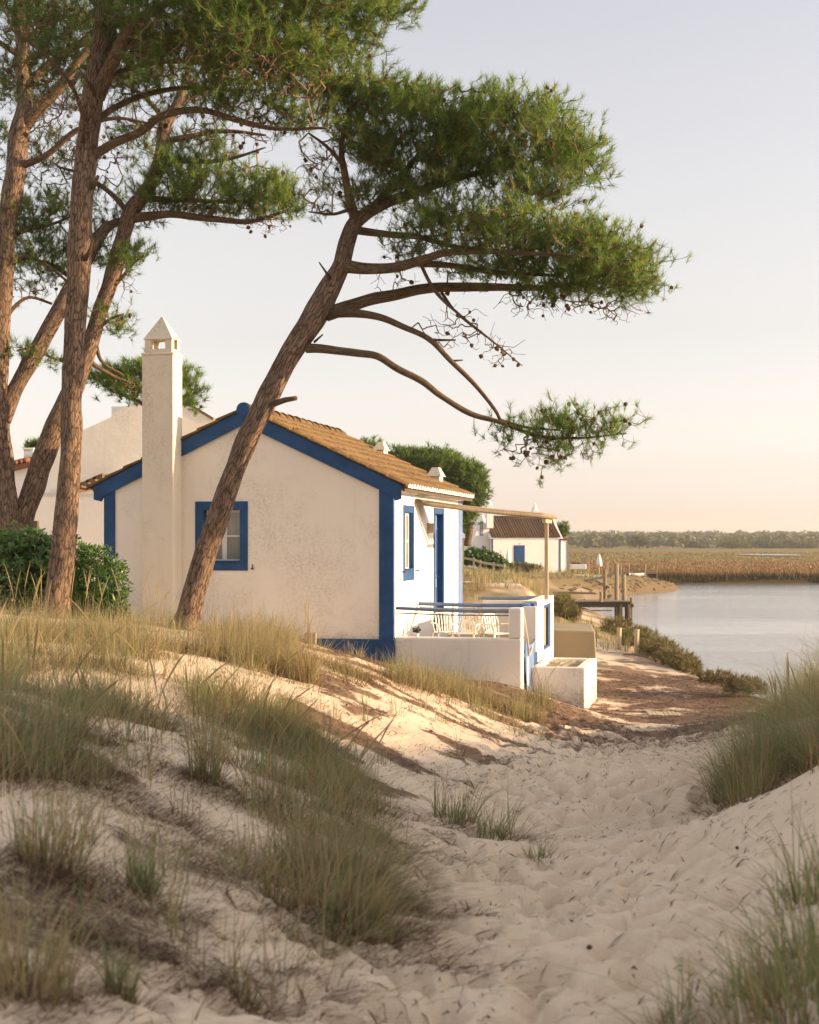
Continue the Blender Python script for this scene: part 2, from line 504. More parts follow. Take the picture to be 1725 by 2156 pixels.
# ------------------------------------------------------------------ terrain
CTRL = np.array([
    # the sandy path, from behind the eye down to the water's edge
    (0.2, -5, .25), (0.1, 0, .12), (0.25, 5.3, .0), (0.75, 8, -.25), (1.6, 12, -.5), (2.45, 16, -.70), (3.2, 20, -.85), (4.0, 24, -.95),
    (4.6, 30, -.95), (5.0, 40, -.85), (3.2, 26, -1.0), (2.6, 22, -.86), (2.75, 24, -1.02), (2.1, 23.6, -.86), (3.4, 34, -.8),
    # the dune on the left
    (-1.08, 4.1, .36), (-1.72, 6.6, .52), (-2.4, 9, .62), (-3.2, 12.3, .66), (-4.2, 16, .66), (-2.89, 20, .47), (-1.96, 13.6, .55), (-1.32, 9.1, .38),
    (-.86, 5.95, .26), (-.67, 4.6, .22), (-.74, 15.1, .22), (-.83, 22.3, -.04), (-.26, 23.3, -.42), (-.5, 22.9, -.24), (-.48, 9.85, -.02), (-.03, 7.9, -.16),
    (.15, 13.05, -.2), (.82, 19.6, -.42), (1.65, 22.9, -.55), (1.26, 17.4, -.58), (-.2, 18, .1), (-1.6, 20, .35), (-5, 26, .4), (-6, 20, .75), (-9, 12, 1.1), (-6, 5, .8), (-8, 0, 1.0), (-3, -4, .6),
    (-2.2, 23.6, .2), (-4.5, 24, .38), (-12, 24, .8), (-14, 40, .6), (-6, 32, .3),
    # the dune on the right, raised out of view to shade the foreground
    (1.12, 4.3, .30), (1.66, 6.35, .36), (2.28, 8.7, .32), (2.2, 9.9, -.02), (2.3, 11.6, -.32), (3.1, 12.9, .12), (4.0, 12, .55), (3.2, 15, -.42),
    (4.2, 15.5, -.05), (4.4, 18.5, -.5), (5.6, 19, .0), (5.3, 22.3, -.85), (6.2, 23.3, -1.0), (2.6, 4, 1.2), (4.2, 6, 1.5), (3.6, 9, 1.1), (6.5, 8, 2.5), (9, 5, 3.4), (9, 10, 3.3),
    (12, 8, 3.9), (7.2, 13, 1.1), (10, 14.5, .9), (10, 12.3, 1.9), (7.5, 17.5, .45), (10, 19, .0), (15, 12, 2.7), (15, 0, 4.2), (5, -2, 2.2), (9, -6, 3.2),
    # beyond the cottage
    (0, 36, .0), (0, 48, .2), (3.5, 52, .2), (4.8, 58, -.1), (0, 70, .15), (5, 75, .0), (6.2, 88, -.45), (3, 100, -.3), (10, 100, -.5), (12, 97, -.62), (8, 115, -.5), (0, 130, -.6), (-20, 60, .5), (16, 116, -.75), (-30, 100, .2),
])
def _mq(a, b):
    d2 = ((a[:, None, :2] - b[None, :, :2]) ** 2).sum(-1)
    return np.sqrt(d2 + 0.9)
_w = np.linalg.solve(_mq(CTRL, CTRL) + 0.02 * -np.eye(len(CTRL)), CTRL[:, 2] - 0.0)
def rbf(X, Y):
    p = np.stack([X.ravel(), Y.ravel()], 1)
    out = np.empty(len(p))
    for i in range(0, len(p), 40000):
        out[i:i + 40000] = _mq(p[i:i + 40000], CTRL) @ _w
    return out.reshape(X.shape)

WATER_Z = -1.5
WPOLY = np.array([(9, 24.2), (7.6, 24.8), (6.5, 25.6), (6.25, 28), (6.1, 35), (6.7, 48), (7.3, 58), (7.5, 72), (8.2, 82), (10.5, 86.5), (13, 92), (16, 98), (17.6, 103),
                  (15, 108), (12.5, 112), (14, 115.5), (30, 117), (60, 116.5), (90, 118), (160, 120), (3000, 150), (3000, 20), (20, 22.5)], float)
def water_sd(X, Y):
    """signed distance to the shore, negative over water"""
    sh = X.shape; X = X.ravel(); Y = Y.ravel()
    d = np.full(X.shape, 1e9); ins = np.zeros(X.shape, bool)
    n = len(WPOLY)
    for i in range(n):
        a, b = WPOLY[i], WPOLY[(i + 1) % n]
        e = b - a
        t = np.clip(((X - a[0]) * e[0] + (Y - a[1]) * e[1]) / (e @ e), 0, 1)
        d = np.minimum(d, (X - a[0] - t * e[0]) ** 2 + (Y - a[1] - t * e[1]) ** 2)
        c = (a[1] > Y) != (b[1] > Y)
        with np.errstate(divide='ignore', invalid='ignore'):
            xi = a[0] + (Y - a[1]) / (e[1] if e[1] else 1e-9) * e[0]
        ins ^= c & (X < xi)
    d = np.sqrt(d)
    return np.where(ins, -d, d).reshape(sh)

def land(X, Y):
    near = rbf(np.clip(X, -30, 20), np.clip(Y, -8, 132))
    r = np.sqrt(X ** 2 + Y ** 2)
    near = near + 0.10 * (fbm(X * .8, Y * .8, 3, 4) - .5) * sstep(3, 8, r) + 0.05 * (fbm(X * 2.6, Y * 2.6, 9, 3) - .5)
    far = -1.12 + 0.10 * (fbm(X * .05, Y * .05, 5, 3) - .5)
    hill = sstep(640, 1150, Y) * (2.0 + 9.0 * fbm(X * .0035, Y * .003, 21, 3)) + sstep(1100, 1900, Y) * 9
    f = sstep(104, 122, Y + 0.25 * (X - 8))
    f = np.where(X < -5, sstep(125, 220, Y), f)
    h = near * (1 - f) + (far + hill) * f
    side = sstep(16, 40, np.abs(X)) * (1 - sstep(100, 130, Y))
    h = h * (1 - side * (X < 0)) + side * (X < 0) * 0.6
    h = h * (1 - sstep(16, 30, X) * (Y < 23)) + sstep(16, 30, X) * (Y < 23) * np.where(Y < 9, 3.8, np.where(Y < 18, .8, -.6))  # unseen far side of the right dune, height set for its shade
    sd = water_sd(X, Y) + 0.5 * (fbm(X * 1.3, Y * 1.3, 31, 3) - .5) * sstep(20, 40, Y)
    bank = WATER_Z + 0.42 * sstep(-.05, .22, sd) + 0.25 * sstep(.2, 1.6, sd) + 6 * sstep(1.2, 9, sd)
    h = np.where(sd > 0, np.minimum(h, bank), WATER_Z - np.minimum(1.2, -sd * 0.35) - 0.02)
    return h

def axis(lo, hi, step, grow, end_lo, end_hi):
    c = list(np.arange(lo, hi + 1e-6, step))
    s = step
    while c[-1] < end_hi:
        s *= grow; c.append(c[-1] + s)
    s = step
    while c[0] > end_lo:
        s *= grow; c.insert(0, c[0] - s)
    return np.array(c)
gx = axis(-2.6, 4.6, 0.034, 1.06, -2600, 3600)
gy = list(np.arange(-40, 3, 1.6)) + list(np.arange(3.0, 13, 0.032)) + list(np.arange(13, 27, 0.065)) + list(np.arange(27, 60, 0.3)) + list(np.arange(60, 132, 1.0))
s_ = 1.0
while gy[-1] < 4200:
    s_ *= 1.06; gy.append(gy[-1] + s_)
gy = np.array(gy)
GX, GY = np.meshgrid(gx, gy)
GZ = land(GX, GY)

# footprints and scuffs trodden into the path
PATHC = np.array([(0.1, 0), (0.25, 5.3), (0.75, 8), (1.6, 12), (2.45, 16), (3.2, 20), (3.9, 24), (4.3, 30)])
def path_x(Y):
    return np.interp(Y, PATHC[:, 1], PATHC[:, 0])
DZ = np.zeros_like(GZ); RZ = np.zeros_like(GZ)
prints = []
for y0 in np.arange(3.2, 21.5, .205):
    hw = np.interp(y0, [3, 6, 10, 16, 22], [.95, .95, 1.0, 1.45, 1.75])
    for x0 in np.arange(-hw, hw, .165):
        if rng.random() < .88: prints.append((path_x(y0) + x0 + rng.normal() * .045, y0 + rng.normal() * .055, 1 - .5 * abs(x0 / hw) ** 2))
for x, y, fall in prints:
    a = rng.normal() * .5
    L, W = rng.uniform(.060, .100), rng.uniform(.042, .066)
    dep = rng.uniform(.070, .150) * fall
    ix0, ix1 = np.searchsorted(gx, [x - .42, x + .42]); iy0, iy1 = np.searchsorted(gy, [y - .42, y + .42])
    if ix1 - ix0 < 2 or iy1 - iy0 < 2: continue
    dx = GX[iy0:iy1, ix0:ix1] - x; dy = GY[iy0:iy1, ix0:ix1] - y
    u = (dx * math.cos(a) - dy * math.sin(a)) / W; v = (dx * math.sin(a) + dy * math.cos(a)) / L
    r2 = u * u + v * v
    pit = -dep * np.exp(-r2 ** 1.6 * .7)
    DZ[iy0:iy1, ix0:ix1] = np.minimum(DZ[iy0:iy1, ix0:ix1], pit)
    RZ[iy0:iy1, ix0:ix1] = np.maximum(RZ[iy0:iy1, ix0:ix1], dep * .34 * np.exp(-(np.sqrt(r2) - 1.65 + .25 * np.sin(3 * np.arctan2(v, u) + x * 40)) ** 2 * 5))
DZ += RZ * np.exp(DZ * 40)
for i in range(3600):                                # crisp little dents and kicked-up crumbs of sand
    y = 3.2 + 17.5 * rng.random() ** 1.1
    hw = np.interp(y, [3, 6, 10, 16, 22], [.75, .75, .85, 1.3, 1.7])
    x = path_x(y) + hw * rng.uniform(-1.2, 1.2)
    L, W = rng.uniform(.035, .085), rng.uniform(.03, .06); a = rng.uniform(0, 3.14)
    dep = rng.uniform(.006, .020) * (1 if rng.random() < .7 else -.6)
    ix0, ix1 = np.searchsorted(gx, [x - .2, x + .2]); iy0, iy1 = np.searchsorted(gy, [y - .2, y + .2])
    if ix1 - ix0 < 2 or iy1 - iy0 < 2: continue
    dx = GX[iy0:iy1, ix0:ix1] - x; dy = GY[iy0:iy1, ix0:ix1] - y
    u = (dx * math.cos(a) - dy * math.sin(a)) / W; v = (dx * math.sin(a) + dy * math.cos(a)) / L
    r2 = u * u + v * v
    DZ[iy0:iy1, ix0:ix1] += -dep * np.exp(-r2 ** 2 * .8) + dep * .25 * np.exp(-(np.sqrt(r2) - 1.6) ** 2 * 6)
DZ = np.clip(DZ, -.15, .055)
DZ[1:-1, 1:-1] = .6 * DZ[1:-1, 1:-1] + .1 * (DZ[:-2, 1:-1] + DZ[2:, 1:-1] + DZ[1:-1, :-2] + DZ[1:-1, 2:])
GZ += DZ
pathd = np.abs(GX - path_x(GY))
pw = np.interp(GY, [3, 10, 16, 24, 30], [.9, 1.0, 1.5, 2.0, 1.6])
inpath = (1 - sstep(.7, 1.35, pathd / pw)) * (1 - sstep(26, 34, GY)) * sstep(-2, 2, GY)
GZ += (0.026 * (fbm(GX * 3.6, GY * 4.5, 77, 3) - .5) + .012 * (fbm(GX * 9, GY * 9, 79, 2) - .5)) * inpath
GZ += 0.03 * (fbm(GX * 2.2, GY * 5.0, 78, 3) - .5) * (1 - inpath) * (GY < 30)

def ground(X, Y):
    """height of the finished ground"""
    X = np.asarray(X, float); Y = np.asarray(Y, float)
    i = np.clip(np.searchsorted(gx, X) - 1, 0, len(gx) - 2); j = np.clip(np.searchsorted(gy, Y) - 1, 0, len(gy) - 2)
    fx = np.clip((X - gx[i]) / (gx[i + 1] - gx[i]), 0, 1); fy = np.clip((Y - gy[j]) / (gy[j + 1] - gy[j]), 0, 1)
    return (GZ[j, i] * (1 - fx) + GZ[j, i + 1] * fx) * (1 - fy) + (GZ[j + 1, i] * (1 - fx) + GZ[j + 1, i + 1] * fx) * fy

def hit(px, py, zmax=170.0, z0=2.5):
    """where the line of sight through a photograph position first meets the ground"""
    Z = np.geomspace(z0, zmax, 1500)
    p = np.stack([(px - CX) / FPX * Z, Z, CZ - (py - HY) / FPX * Z], 1)
    b = np.nonzero(p[:, 2] <= ground(p[:, 0], p[:, 1]))[0]
    k = b[0] if len(b) else len(Z) - 1
    return np.array([p[k, 0], p[k, 1], float(ground(p[k, 0], p[k, 1]))])

def inpoly(px, py, poly):
    poly = np.asarray(poly, float); ins = np.zeros(np.shape(px), bool)
    for i in range(len(poly)):
        a, b = poly[i], poly[(i + 1) % len(poly)]
        c = (a[1] > py) != (b[1] > py)
        with np.errstate(divide='ignore', invalid='ignore'):
            xi = a[0] + (py - a[1]) / ((b[1] - a[1]) or 1e-9) * (b[0] - a[0])
        ins ^= c & (px < xi)
    return ins

# where the cover of the ground changes: world-space masks
SX, SY = proj(np.stack([GX, GY, GZ], -1))
def dens_litter(X, Y):
    n = fbm(X * 1.1, Y * 1.1, 51, 4) ; n2 = fbm(X * 4, Y * 4, 52, 3)
    uu, vv = X * .82 - Y * .57, X * .57 + Y * .82
    n = .35 * n + .65 * fbm(uu * .75, vv * 2.3, 53, 4)
    left = sstep(.0, 1.0, path_x(Y) - 0.55 - X) * (Y < 24) * (.62 + .38 * sstep(5.5, 8, Y))
    far = sstep(16.5, 20.5, Y) * (1 - sstep(30, 42, Y)) * (X > -1)
    right = sstep(.6, 1.6, X - path_x(Y) - .4) * (Y < 22)
    m = left * sstep(.49, .60, n + .20 * (n2 - .5)) + far * sstep(.26, .50, n + .3 * (n2 - .5)) * .95 + .5 * right * sstep(.55, .7, n)
    m = m + .12 * sstep(.55, .75, n2)
    return np.clip(m, 0, 1)
lit = dens_litter(GX, GY)
sdw = water_sd(GX, GY)
veg = sstep(34, 44, GY) * sstep(.35, .6, fbm(GX * .35, GY * .2, 61, 4) + .12) * (GY < 118)
veg = np.maximum(veg, sstep(6, 14, np.abs(GX - 1)) * (GY < 60) * .6)
mud = (1 - sstep(.1, 1.3, sdw)) * (GY > 20)
marsh = sstep(108, 118, GY + .25 * (GX - 8)) * (GX > -8) + sstep(125, 200, GY)
marsh = np.clip(marsh, 0, 1)
mb = MB()
ny, nx = GX.shape
q = (np.arange(ny - 1)[:, None] * nx + np.arange(nx - 1)[None])
mb.add(np.stack([GX, GY, GZ], -1).reshape(-1, 3), np.stack([q, q + 1, q + 1 + nx, q + nx], -1).reshape(-1, 4),
       litter=lit.ravel(), veg=veg.ravel(), mud=mud.ravel(), marsh=marsh.ravel())

k = NT('dune_sand')
v = k.geo()
s1 = k.noise(v, 1.7, 5, 0.6); s2 = k.noise(v, 28, 4, 0.7); s3 = k.noise(v, 260, 2, 0.6)
sand = k.mix(s1, (0.63, 0.50, 0.365), (0.72, 0.585, 0.435))
sand = k.mix(k.math('MULTIPLY', k.ramp(s3, [(0.35, 1.0), (0.55, 0.0)]), 0.3), sand, (0.36, 0.27, 0.19))
litn = k.noise(k.map(v, (5, 15, 5)), 1.0, 7, 0.8, 1.5)
lm = k.math('MULTIPLY_ADD', k.attr('litter'), 0.42)
lm.node.inputs[2].default_value = -0.03
lm = k.math('ADD', lm, litn)
lmask = k.ramp(lm, [(0.66, 0.0), (0.80, 1.0)])
litc = k.mix(s2, (0.075, 0.04, 0.022), (0.20, 0.11, 0.06))
c = k.mix(k.math('MULTIPLY', lmask, 0.85), sand, litc)
vegc = k.mix(k.noise(v, 1.3, 5, 0.7), (0.13, 0.10, 0.045), (0.27, 0.20, 0.095))
c = k.mix(k.attr('veg'), c, vegc)
mudc = k.mix(s2, (0.10, 0.07, 0.04), (0.22, 0.16, 0.095))
c = k.mix(k.math('MULTIPLY', k.attr('mud'), 0.85), c, mudc)
band = k.noise(k.map(v, (0.006, 0.032, 1)), 1.0, 5, 0.6)
mfine = k.noise(k.map(v, (0.15, 0.5, 1)), 1.0, 5, 0.7)
sepv = k.n('ShaderNodeSeparateXYZ'); k.l(v, sepv.inputs[0])
far_ = k.ramp(k.math('DIVIDE', sepv.outputs[1], 700.0), [(0.26, 0.0), (0.40, 1.0)])
mc = k.mix(k.ramp(mfine, [(0.3, 0.0), (0.7, 1.0)]), (0.16, 0.085, 0.03), (0.26, 0.15, 0.058))
mg = k.mix(k.ramp(mfine, [(0.3, 0.0), (0.7, 1.0)]), (0.10, 0.105, 0.032), (0.23, 0.205, 0.075))
mc = k.mix(k.math('MULTIPLY', far_, k.ramp(band, [(0.40, 0.25), (0.56, 1.0)])), mc, mg)
c = k.mix(k.attr('marsh'), c, mc)
c = k.mix(k.math('MULTIPLY', k.math('MULTIPLY', k.attr('mud'), k.attr('marsh')), 0.9), c, (0.055, 0.045, 0.024))  # dark mud at the marsh edge, the reed bank's shadow put into its colour
k.col(c).rough(0.95)
k.b.inputs['Specular IOR Level'].default_value = 0.12
hb = k.math('ADD', k.math('MULTIPLY', s2, 0.7), k.math('MULTIPLY', s3, 0.25))
hb = k.math('ADD', hb, k.math('MULTIPLY', lmask, 0.25))
k.bump(hb, 0.6, 0.025)
M['sand'] = k.m
mb.build('ground', M['sand'], smooth=True, kind='structure')

wm = MB()
wm.add([(4, 20, WATER_Z), (3600, 20, WATER_Z), (3600, 160, WATER_Z), (4, 160, WATER_Z)], [(0, 1, 2, 3)])
wm.build('water', M['water'], kind='structure')
# a strip of open water far out in the marsh
p = P(1625, 1167.5, 300)
pz = -0.93
pc = np.array([(1625 - CX) / FPX * 300, 300])
pd = MB()
ang = np.linspace(0, 2 * math.pi, 24, endpoint=False)
pd.add([(pc[0] + 5.0 * math.cos(a) * (1 + .1 * math.sin(3 * a)), pc[1] + 14 * math.sin(a), pz) for a in ang], [tuple(range(24))])
pd.build('pond', M['water'], kind='structure')

# the evening air
hb_ = MB(); box(hb_, -2800, 3900, -60, 4300, -5, 48)
k = NT('air'); k.t.nodes.remove(k.b)
pv = k.n('ShaderNodeVolumePrincipled'); pv.inputs['Color'].default_value = (0.86, 0.84, 0.80, 1); pv.inputs['Density'].default_value = 0.00024; pv.inputs['Anisotropy'].default_value = 0.2
k.l(pv.outputs[0], k.out.inputs['Volume'])
hb_.build('haze', k.m, kind='stuff')

# ------------------------------------------------------------------ the cottage
HA = math.atan((1560 - CX) / FPX)
ca, sa = math.cos(HA), math.sin(HA)
Z0 = 23.5
O = np.array([(826 - CX) / FPX * Z0, Z0, 0.0])
def to_local(p):
    d = np.asarray(p, float) - O
    return np.array([d[0] * ca - d[1] * sa, d[0] * sa + d[1] * ca, d[2]])
def on_gable(x, y, yl=0.0):
    """local (x, z) on the plane y = yl of the cottage"""
    a = (x - CX) / FPX
    # X = O.x + xl*ca + yl*sa ; Y = O.y - xl*sa + yl*ca
    xl = (a * (O[1] + yl * ca) - O[0] - yl * sa) / (ca + a * sa)
    Z = O[1] - xl * sa + yl * ca
    return xl, CZ - (y - HY) / FPX * Z
def on_side(x, y, xl=0.0):
    """local (y, z) on the plane x = xl of the cottage"""
    a = (x - CX) / FPX
    yl = (a * (O[1] - xl * sa) - O[0] - xl * ca) / (sa - a * ca)
    Z = O[1] - xl * sa + yl * ca
    return yl, CZ - (y - HY) / FPX * Z

def wall_strips(mb, xs, top, z0, y0, y1, holes, axis='x'):
    """a wall along x (or y) between y0 and y1 deep, with rectangular holes; top(x) gives its upper edge"""
    cuts = sorted(set(list(xs) + [h[0] for h in holes] + [h[1] for h in holes]))
    for a, b in zip(cuts[:-1], cuts[1:]):
        spans = [(z0, z0, top(a), top(b))]
        for hx0, hx1, hz0, hz1 in holes:
            if hx0 <= a + 1e-6 and hx1 >= b - 1e-6:
                new = []
                for l0, l1, t0, t1 in spans:
                    if hz0 > l0 + 1e-4: new.append((l0, l1, hz0, hz0))
                    new.append((hz1, hz1, t0, t1))
                spans = new
        for l0, l1, t0, t1 in spans:
            poly = [(a, l0), (b, l1), (b, t1), (a, t0)]
            prism(mb, poly, y0, y1, 'xz' if axis == 'x' else 'yz')
    return mb

GW, GL = 4.58, 5.72            # gable width, depth of the cottage
APX, EZ, AZ_ = -2.32, 2.50, 3.60
slope = math.atan((AZ_ - EZ) / (-APX))
cott = thing('cottage', 'white cottage with blue trim, tall chimney and tiled roof beside the leaning pine', 'cottage', O, -HA)
gtop = lambda x: AZ_ - abs(x - APX) * (AZ_ - EZ) / 2.32
# gable window
wx0, wz1 = on_gable(411.5, 1056); wx1, wz0 = on_gable(522, 1201.5)
fr = 0.125
wm = MB()
wall_strips(wm, [-GW, APX, 0], gtop, -1.2, 0, 0.30, [(wx0 + fr, wx1 - fr, wz0 + fr, wz1 - fr)])
wm.build('gable_wall', M['wall'], cott)
wy0, sz1 = on_side(849, 1063); wy1, sz0 = on_side(871.5, 1221)
dy0, dz1 = on_side(913, 1068.5); dy1, _ = on_side(934.5, 1068.5)
dz0 = 0.02
sfr = 0.11
wm = MB()
wall_strips(wm, [0.302, GL], lambda y: EZ - .02, -1.2, -0.30, 0.0, [(wy0 + sfr, wy1 - sfr, sz0 + .16, sz1 - sfr), (dy0 + .1, dy1 - .1, dz0, dz1 - .1)], 'y')
wm.build('front_wall', M['wall_clean'], cott)
wm = MB()
wall_strips(wm, [-GW, APX, 0], gtop, -1.2, GL, GL + .25, [])
box(wm, -GW, -GW + .28, .302, GL - .002, -1.2, EZ)
wm.build('back_wall', M['wall'], cott)
# near-black panels behind the openings, the room's dimness painted into them
box(MB(), 0, 1, 0, 1, 0, 1)
rm = MB(); box(rm, -GW + .3, -0.31, .9, .95, -.2, 2.4); box(rm, -1.0, -.95, .96, GL - .1, -.2, 2.4)
rm.build('dark_room_backing', M['dark'], cott)

def frame_bands(mb, x0, x1, z0, z1, w, d0, d1, plane='x', bottom=True, wb=None):
    wb = w if wb is None else wb
    parts = [(x0, x0 + w, z0, z1), (x1 - w, x1, z0, z1), (x0 + w + .001, x1 - w - .001, z1 - w, z1)]
    if bottom: parts.append((x0 + w + .001, x1 - w - .001, z0, z0 + wb))
    for a, b, c, d in parts:
        if plane == 'x': box(mb, a, b, d0, d1, c, d)
        else: box(mb, d0, d1, a, b, c, d)
    return mb
def window(parent, x0, x1, z0, z1, w, plane, face, inward, wb=None, nx=2, nz=2, light=False, dep=.15):
    """painted surround, reveal, white casement with panes; face is the wall plane, inward the sign of depth"""
    wb = w if wb is None else wb
    s = inward
    surround = frame_bands(MB(), x0, x1, z0, z1, w, *sorted((face - s * .012, face - s * .0005)), plane, True, wb).build('window', M['blue_light'] if light else M['blue'], parent)
    hx0, hx1, hz0, hz1 = x0 + w, x1 - w, z0 + wb, z1 - w
    rv = MB(); t = .006
    for a, b, c, d in ((hx0, hx0 + t, hz0, hz1), (hx1 - t, hx1, hz0, hz1), (hx0 + t, hx1 - t, hz1 - t, hz1), (hx0 + t, hx1 - t, hz0, hz0 + t)):
        q = sorted((face + s * .001, face + s * .26))
        if plane == 'x': box(rv, a, b, q[0], q[1], c, d)
        else: box(rv, q[0], q[1], a, b, c, d)
    rv.build('reveal', M['blue'], surround)
    f = MB(); fw = .038
    q = sorted((face + s * dep, face + s * (dep + .04)))
    xs = np.linspace(hx0 + t, hx1 - t, nx + 1); zs = np.linspace(hz0 + t, hz1 - t, nz + 1)
    def bx(m, a, b, c, d, q=q):
        box(m, a, b, q[0], q[1], c, d) if plane == 'x' else box(m, q[0], q[1], a, b, c, d)
    for i in range(nx):
        a, b = xs[i], xs[i + 1]
        bx(f, a, a + fw, zs[0], zs[-1]); bx(f, b - fw, b, zs[0], zs[-1])
        bx(f, a + fw, b - fw, zs[0], zs[0] + fw); bx(f, a + fw, b - fw, zs[-1] - fw, zs[-1])
        for j in range(1, nz): bx(f, a + fw, b - fw, zs[j] - .012, zs[j] + .012)
    f.build('sash', M['white'], surround)
    qg = sorted((face + s * (dep + .018), face + s * (dep + .024)))
    for i in range(nx):
        for j in range(nz):
            g = MB(); bx(g, xs[i] + fw + .001, xs[i + 1] - fw - .001, zs[j] + (fw if j == 0 else .013), zs[j + 1] - (fw if j == nz - 1 else .013), qg)
            g.build('pane', M['glass'], surround)
    sl = MB(); q2 = sorted((face - s * .03, face + s * (dep - .005)))
    bx(sl, hx0 + .008, hx1 - .008, hz0 + t + .001, hz0 + t + .022, q2)
    sl.build('sill', M['blue'], surround)
    return surround
window(cott, wx0, wx1, wz0, wz1, fr, 'x', 0.0, 1)
window(cott, wy0, wy1, sz0, sz1, sfr, 'y', 0.0, -1, wb=.16, nx=2, nz=2, dep=.055)
# shutter hooks beside the front window
for yy in (wy0 - .10, wy1 + .12):
    h = MB(); box(h, .001, .05, yy - .012, yy + .012, sz0 + .135, sz0 + .155); box(h, .045, .055, yy - .012, yy + .05, sz0 + .13, sz0 + .16)
    h.build('shutter_hook', M['iron'], cott)
hx, hz = on_gable(532.5, 1195)
h = MB(); lathe(h, [(0.001, 0), (.022, .004), (.022, .02), (.001, .03)], 8); tube(h, [(0, 0, .02), (0, .02, .05), (0, .0, .075)], .008, 5)
h.build('wall_hook', M['iron'], cott, loc=(hx, -.03, hz - .03))
# door
dr = frame_bands(MB(), dy0, dy1, dz0, dz1, .10, .0005, .012, 'y', False).build('door', M['blue'], cott)
rv = MB()
for a, b, c, d in ((dy0 + .1, dy0 + .106, dz0, dz1 - .1), (dy1 - .106, dy1 - .1, dz0, dz1 - .1), (dy0 + .106, dy1 - .106, dz1 - .106, dz1 - .1)):
    box(rv, -.27, -.001, a, b, c, d)
rv.build('reveal', M['blue'], dr)
lf = MB(); a, b = dy0 + .107, dy1 - .107
box(lf, -.14, -.10, a, b, dz0 + .01, dz1 - .108)
for z0_, z1_ in ((.15, .85), (1.0, 1.85)):
    for u0, u1 in ((a + .07, (a + b) / 2 - .03), ((a + b) / 2 + .03, b - .07)):
        frame_bands(lf, u0, u1, z0_, z1_, .025, -.0995, -.085, 'y')
lf.build('door_leaf', M['blue_light'], dr)
hd = MB(); tube(hd, [(-.10, b - .08, 1.0), (-.05, b - .08, 1.0), (-.05, b - .18, 1.0)], .009, 6); hd.build('handle', M['iron'], dr)

# blue corner bands, verge bands and plinth on the gable
cx0, _ = on_gable(799, 1200)
box(MB(), 0, 1, 0, 1, 0, 1)
pl, plz = on_gable(800, 1346)
pb = MB(); box(pb, -GW - .03, .034, -.034, -.0005, -1.2, plz); box(pb, .0005, .034, .0005, .2, -1.2, .05)
pb.build('plinth', M['blue'], cott)
for nm, a, b in (('corner_band', cx0, .022), ('corner_band', -GW - .02, -GW + .16)):
    c = MB(); prism(c, [(a, plz + .001), (b, plz + .001), (b, gtop(min(b, 0)) - .16), (a, gtop(a) - .16)], -.022, -.0005, 'xz')
    if b > 0: box(c, .0005, .022, .0, .085, plz + .001, EZ - .05)
    c.build(nm, M['blue'], cott)
c = MB(); box(c, .0005, .016, GL - .10, GL + .26, -.4, EZ - .12); c.build('corner_band', M['blue_light'], cott)
chx0, chx1 = None, None
tl = math.tan(slope); vb = .23
for sgn in (1, -1):
    e = 0.15 if sgn > 0 else -GW - .18
    v = MB()
    top = lambda x: AZ_ + .035 - abs(x - APX) * tl
    prism(v, [(APX, top(APX) - vb), (APX, top(APX)), (e, top(e)), (e, top(e) - vb * .9), ((0.06 if sgn > 0 else -GW - .05), top(e) - vb * .9 - .03 + .0), ((0 if sgn > 0 else -GW), top(0 if sgn > 0 else -GW) - vb)], -.048, -.0225, 'xz')
    v.build('verge_band', M['blue'], cott)
# cornice under the eaves
cn = MB(); box(cn, .0005, .06, .0, GL + .25, EZ - .10, EZ - .025); box(cn, .0605, .13, .0, GL + .25, EZ - .05, EZ - .022)
cn.build('cornice', M['wall_clean'], cott)
sc = MB()
for i in range(58):
    y = .05 + i * .1
    prism(sc, [(y, EZ - .101), (y + .03, EZ - .135), (y + .06, EZ - .135), (y + .09, EZ - .101)], .001, .075, 'yz')
sc.build('scalloped_moulding', M['wall_clean'], cott)
# roof boards
rf = MB(); e = .2
for sgn, ex in ((1, e), (-1, -GW - .2)):
    zt = lambda x: AZ_ + .012 - abs(x - APX) * tl
    prism(rf, [(APX, zt(APX) - .05), (ex, zt(ex) - .05), (ex, zt(ex)), (APX, zt(APX))], -.03, GL + .28, 'xz')
rf.build('roof_deck', M['wood_dark'], cott)
# tiles: each a channel and a cover
PITCH = 0.198
def tile_mesh():
    m = MB(); L = .40; t = .016
    prof = []
    for a in np.linspace(0, math.pi, 8):
        prof.append((-.078 * math.cos(a), .018 + .062 * math.sin(a)))
    lowp = [(.100, .012), (.119, .010)]
    pts = np.array([(-.119 + .019, .012)] + prof + lowp)
    n = len(pts)
    V = []
    for s_, sc_, dz in ((0, 1.0, .028), (L, .88, 0.0)):
        for x, z in pts: V.append((s_, x * sc_, z + dz))
    for s_, sc_, dz in ((0, 1.0, .028), (L, .88, 0.0)):
        for x, z in pts: V.append((s_, x * sc_ * .93, z + dz - t))
    F = []
    for i in range(n - 1):
        F.append((i, i + 1, n + i + 1, n + i)); F.append((2 * n + i + 1, 2 * n + i, 3 * n + i, 3 * n + i + 1))
        F.append((i + 1, i, 2 * n + i, 2 * n + i + 1))
    m.add(V, F)
    return m
tm = tile_mesh().mesh('roof_tile', True); tm.materials.append(M['tile'])
ncol = int((GL + .36) / PITCH); rowstep = .335
slen = (e - APX) / math.cos(slope)
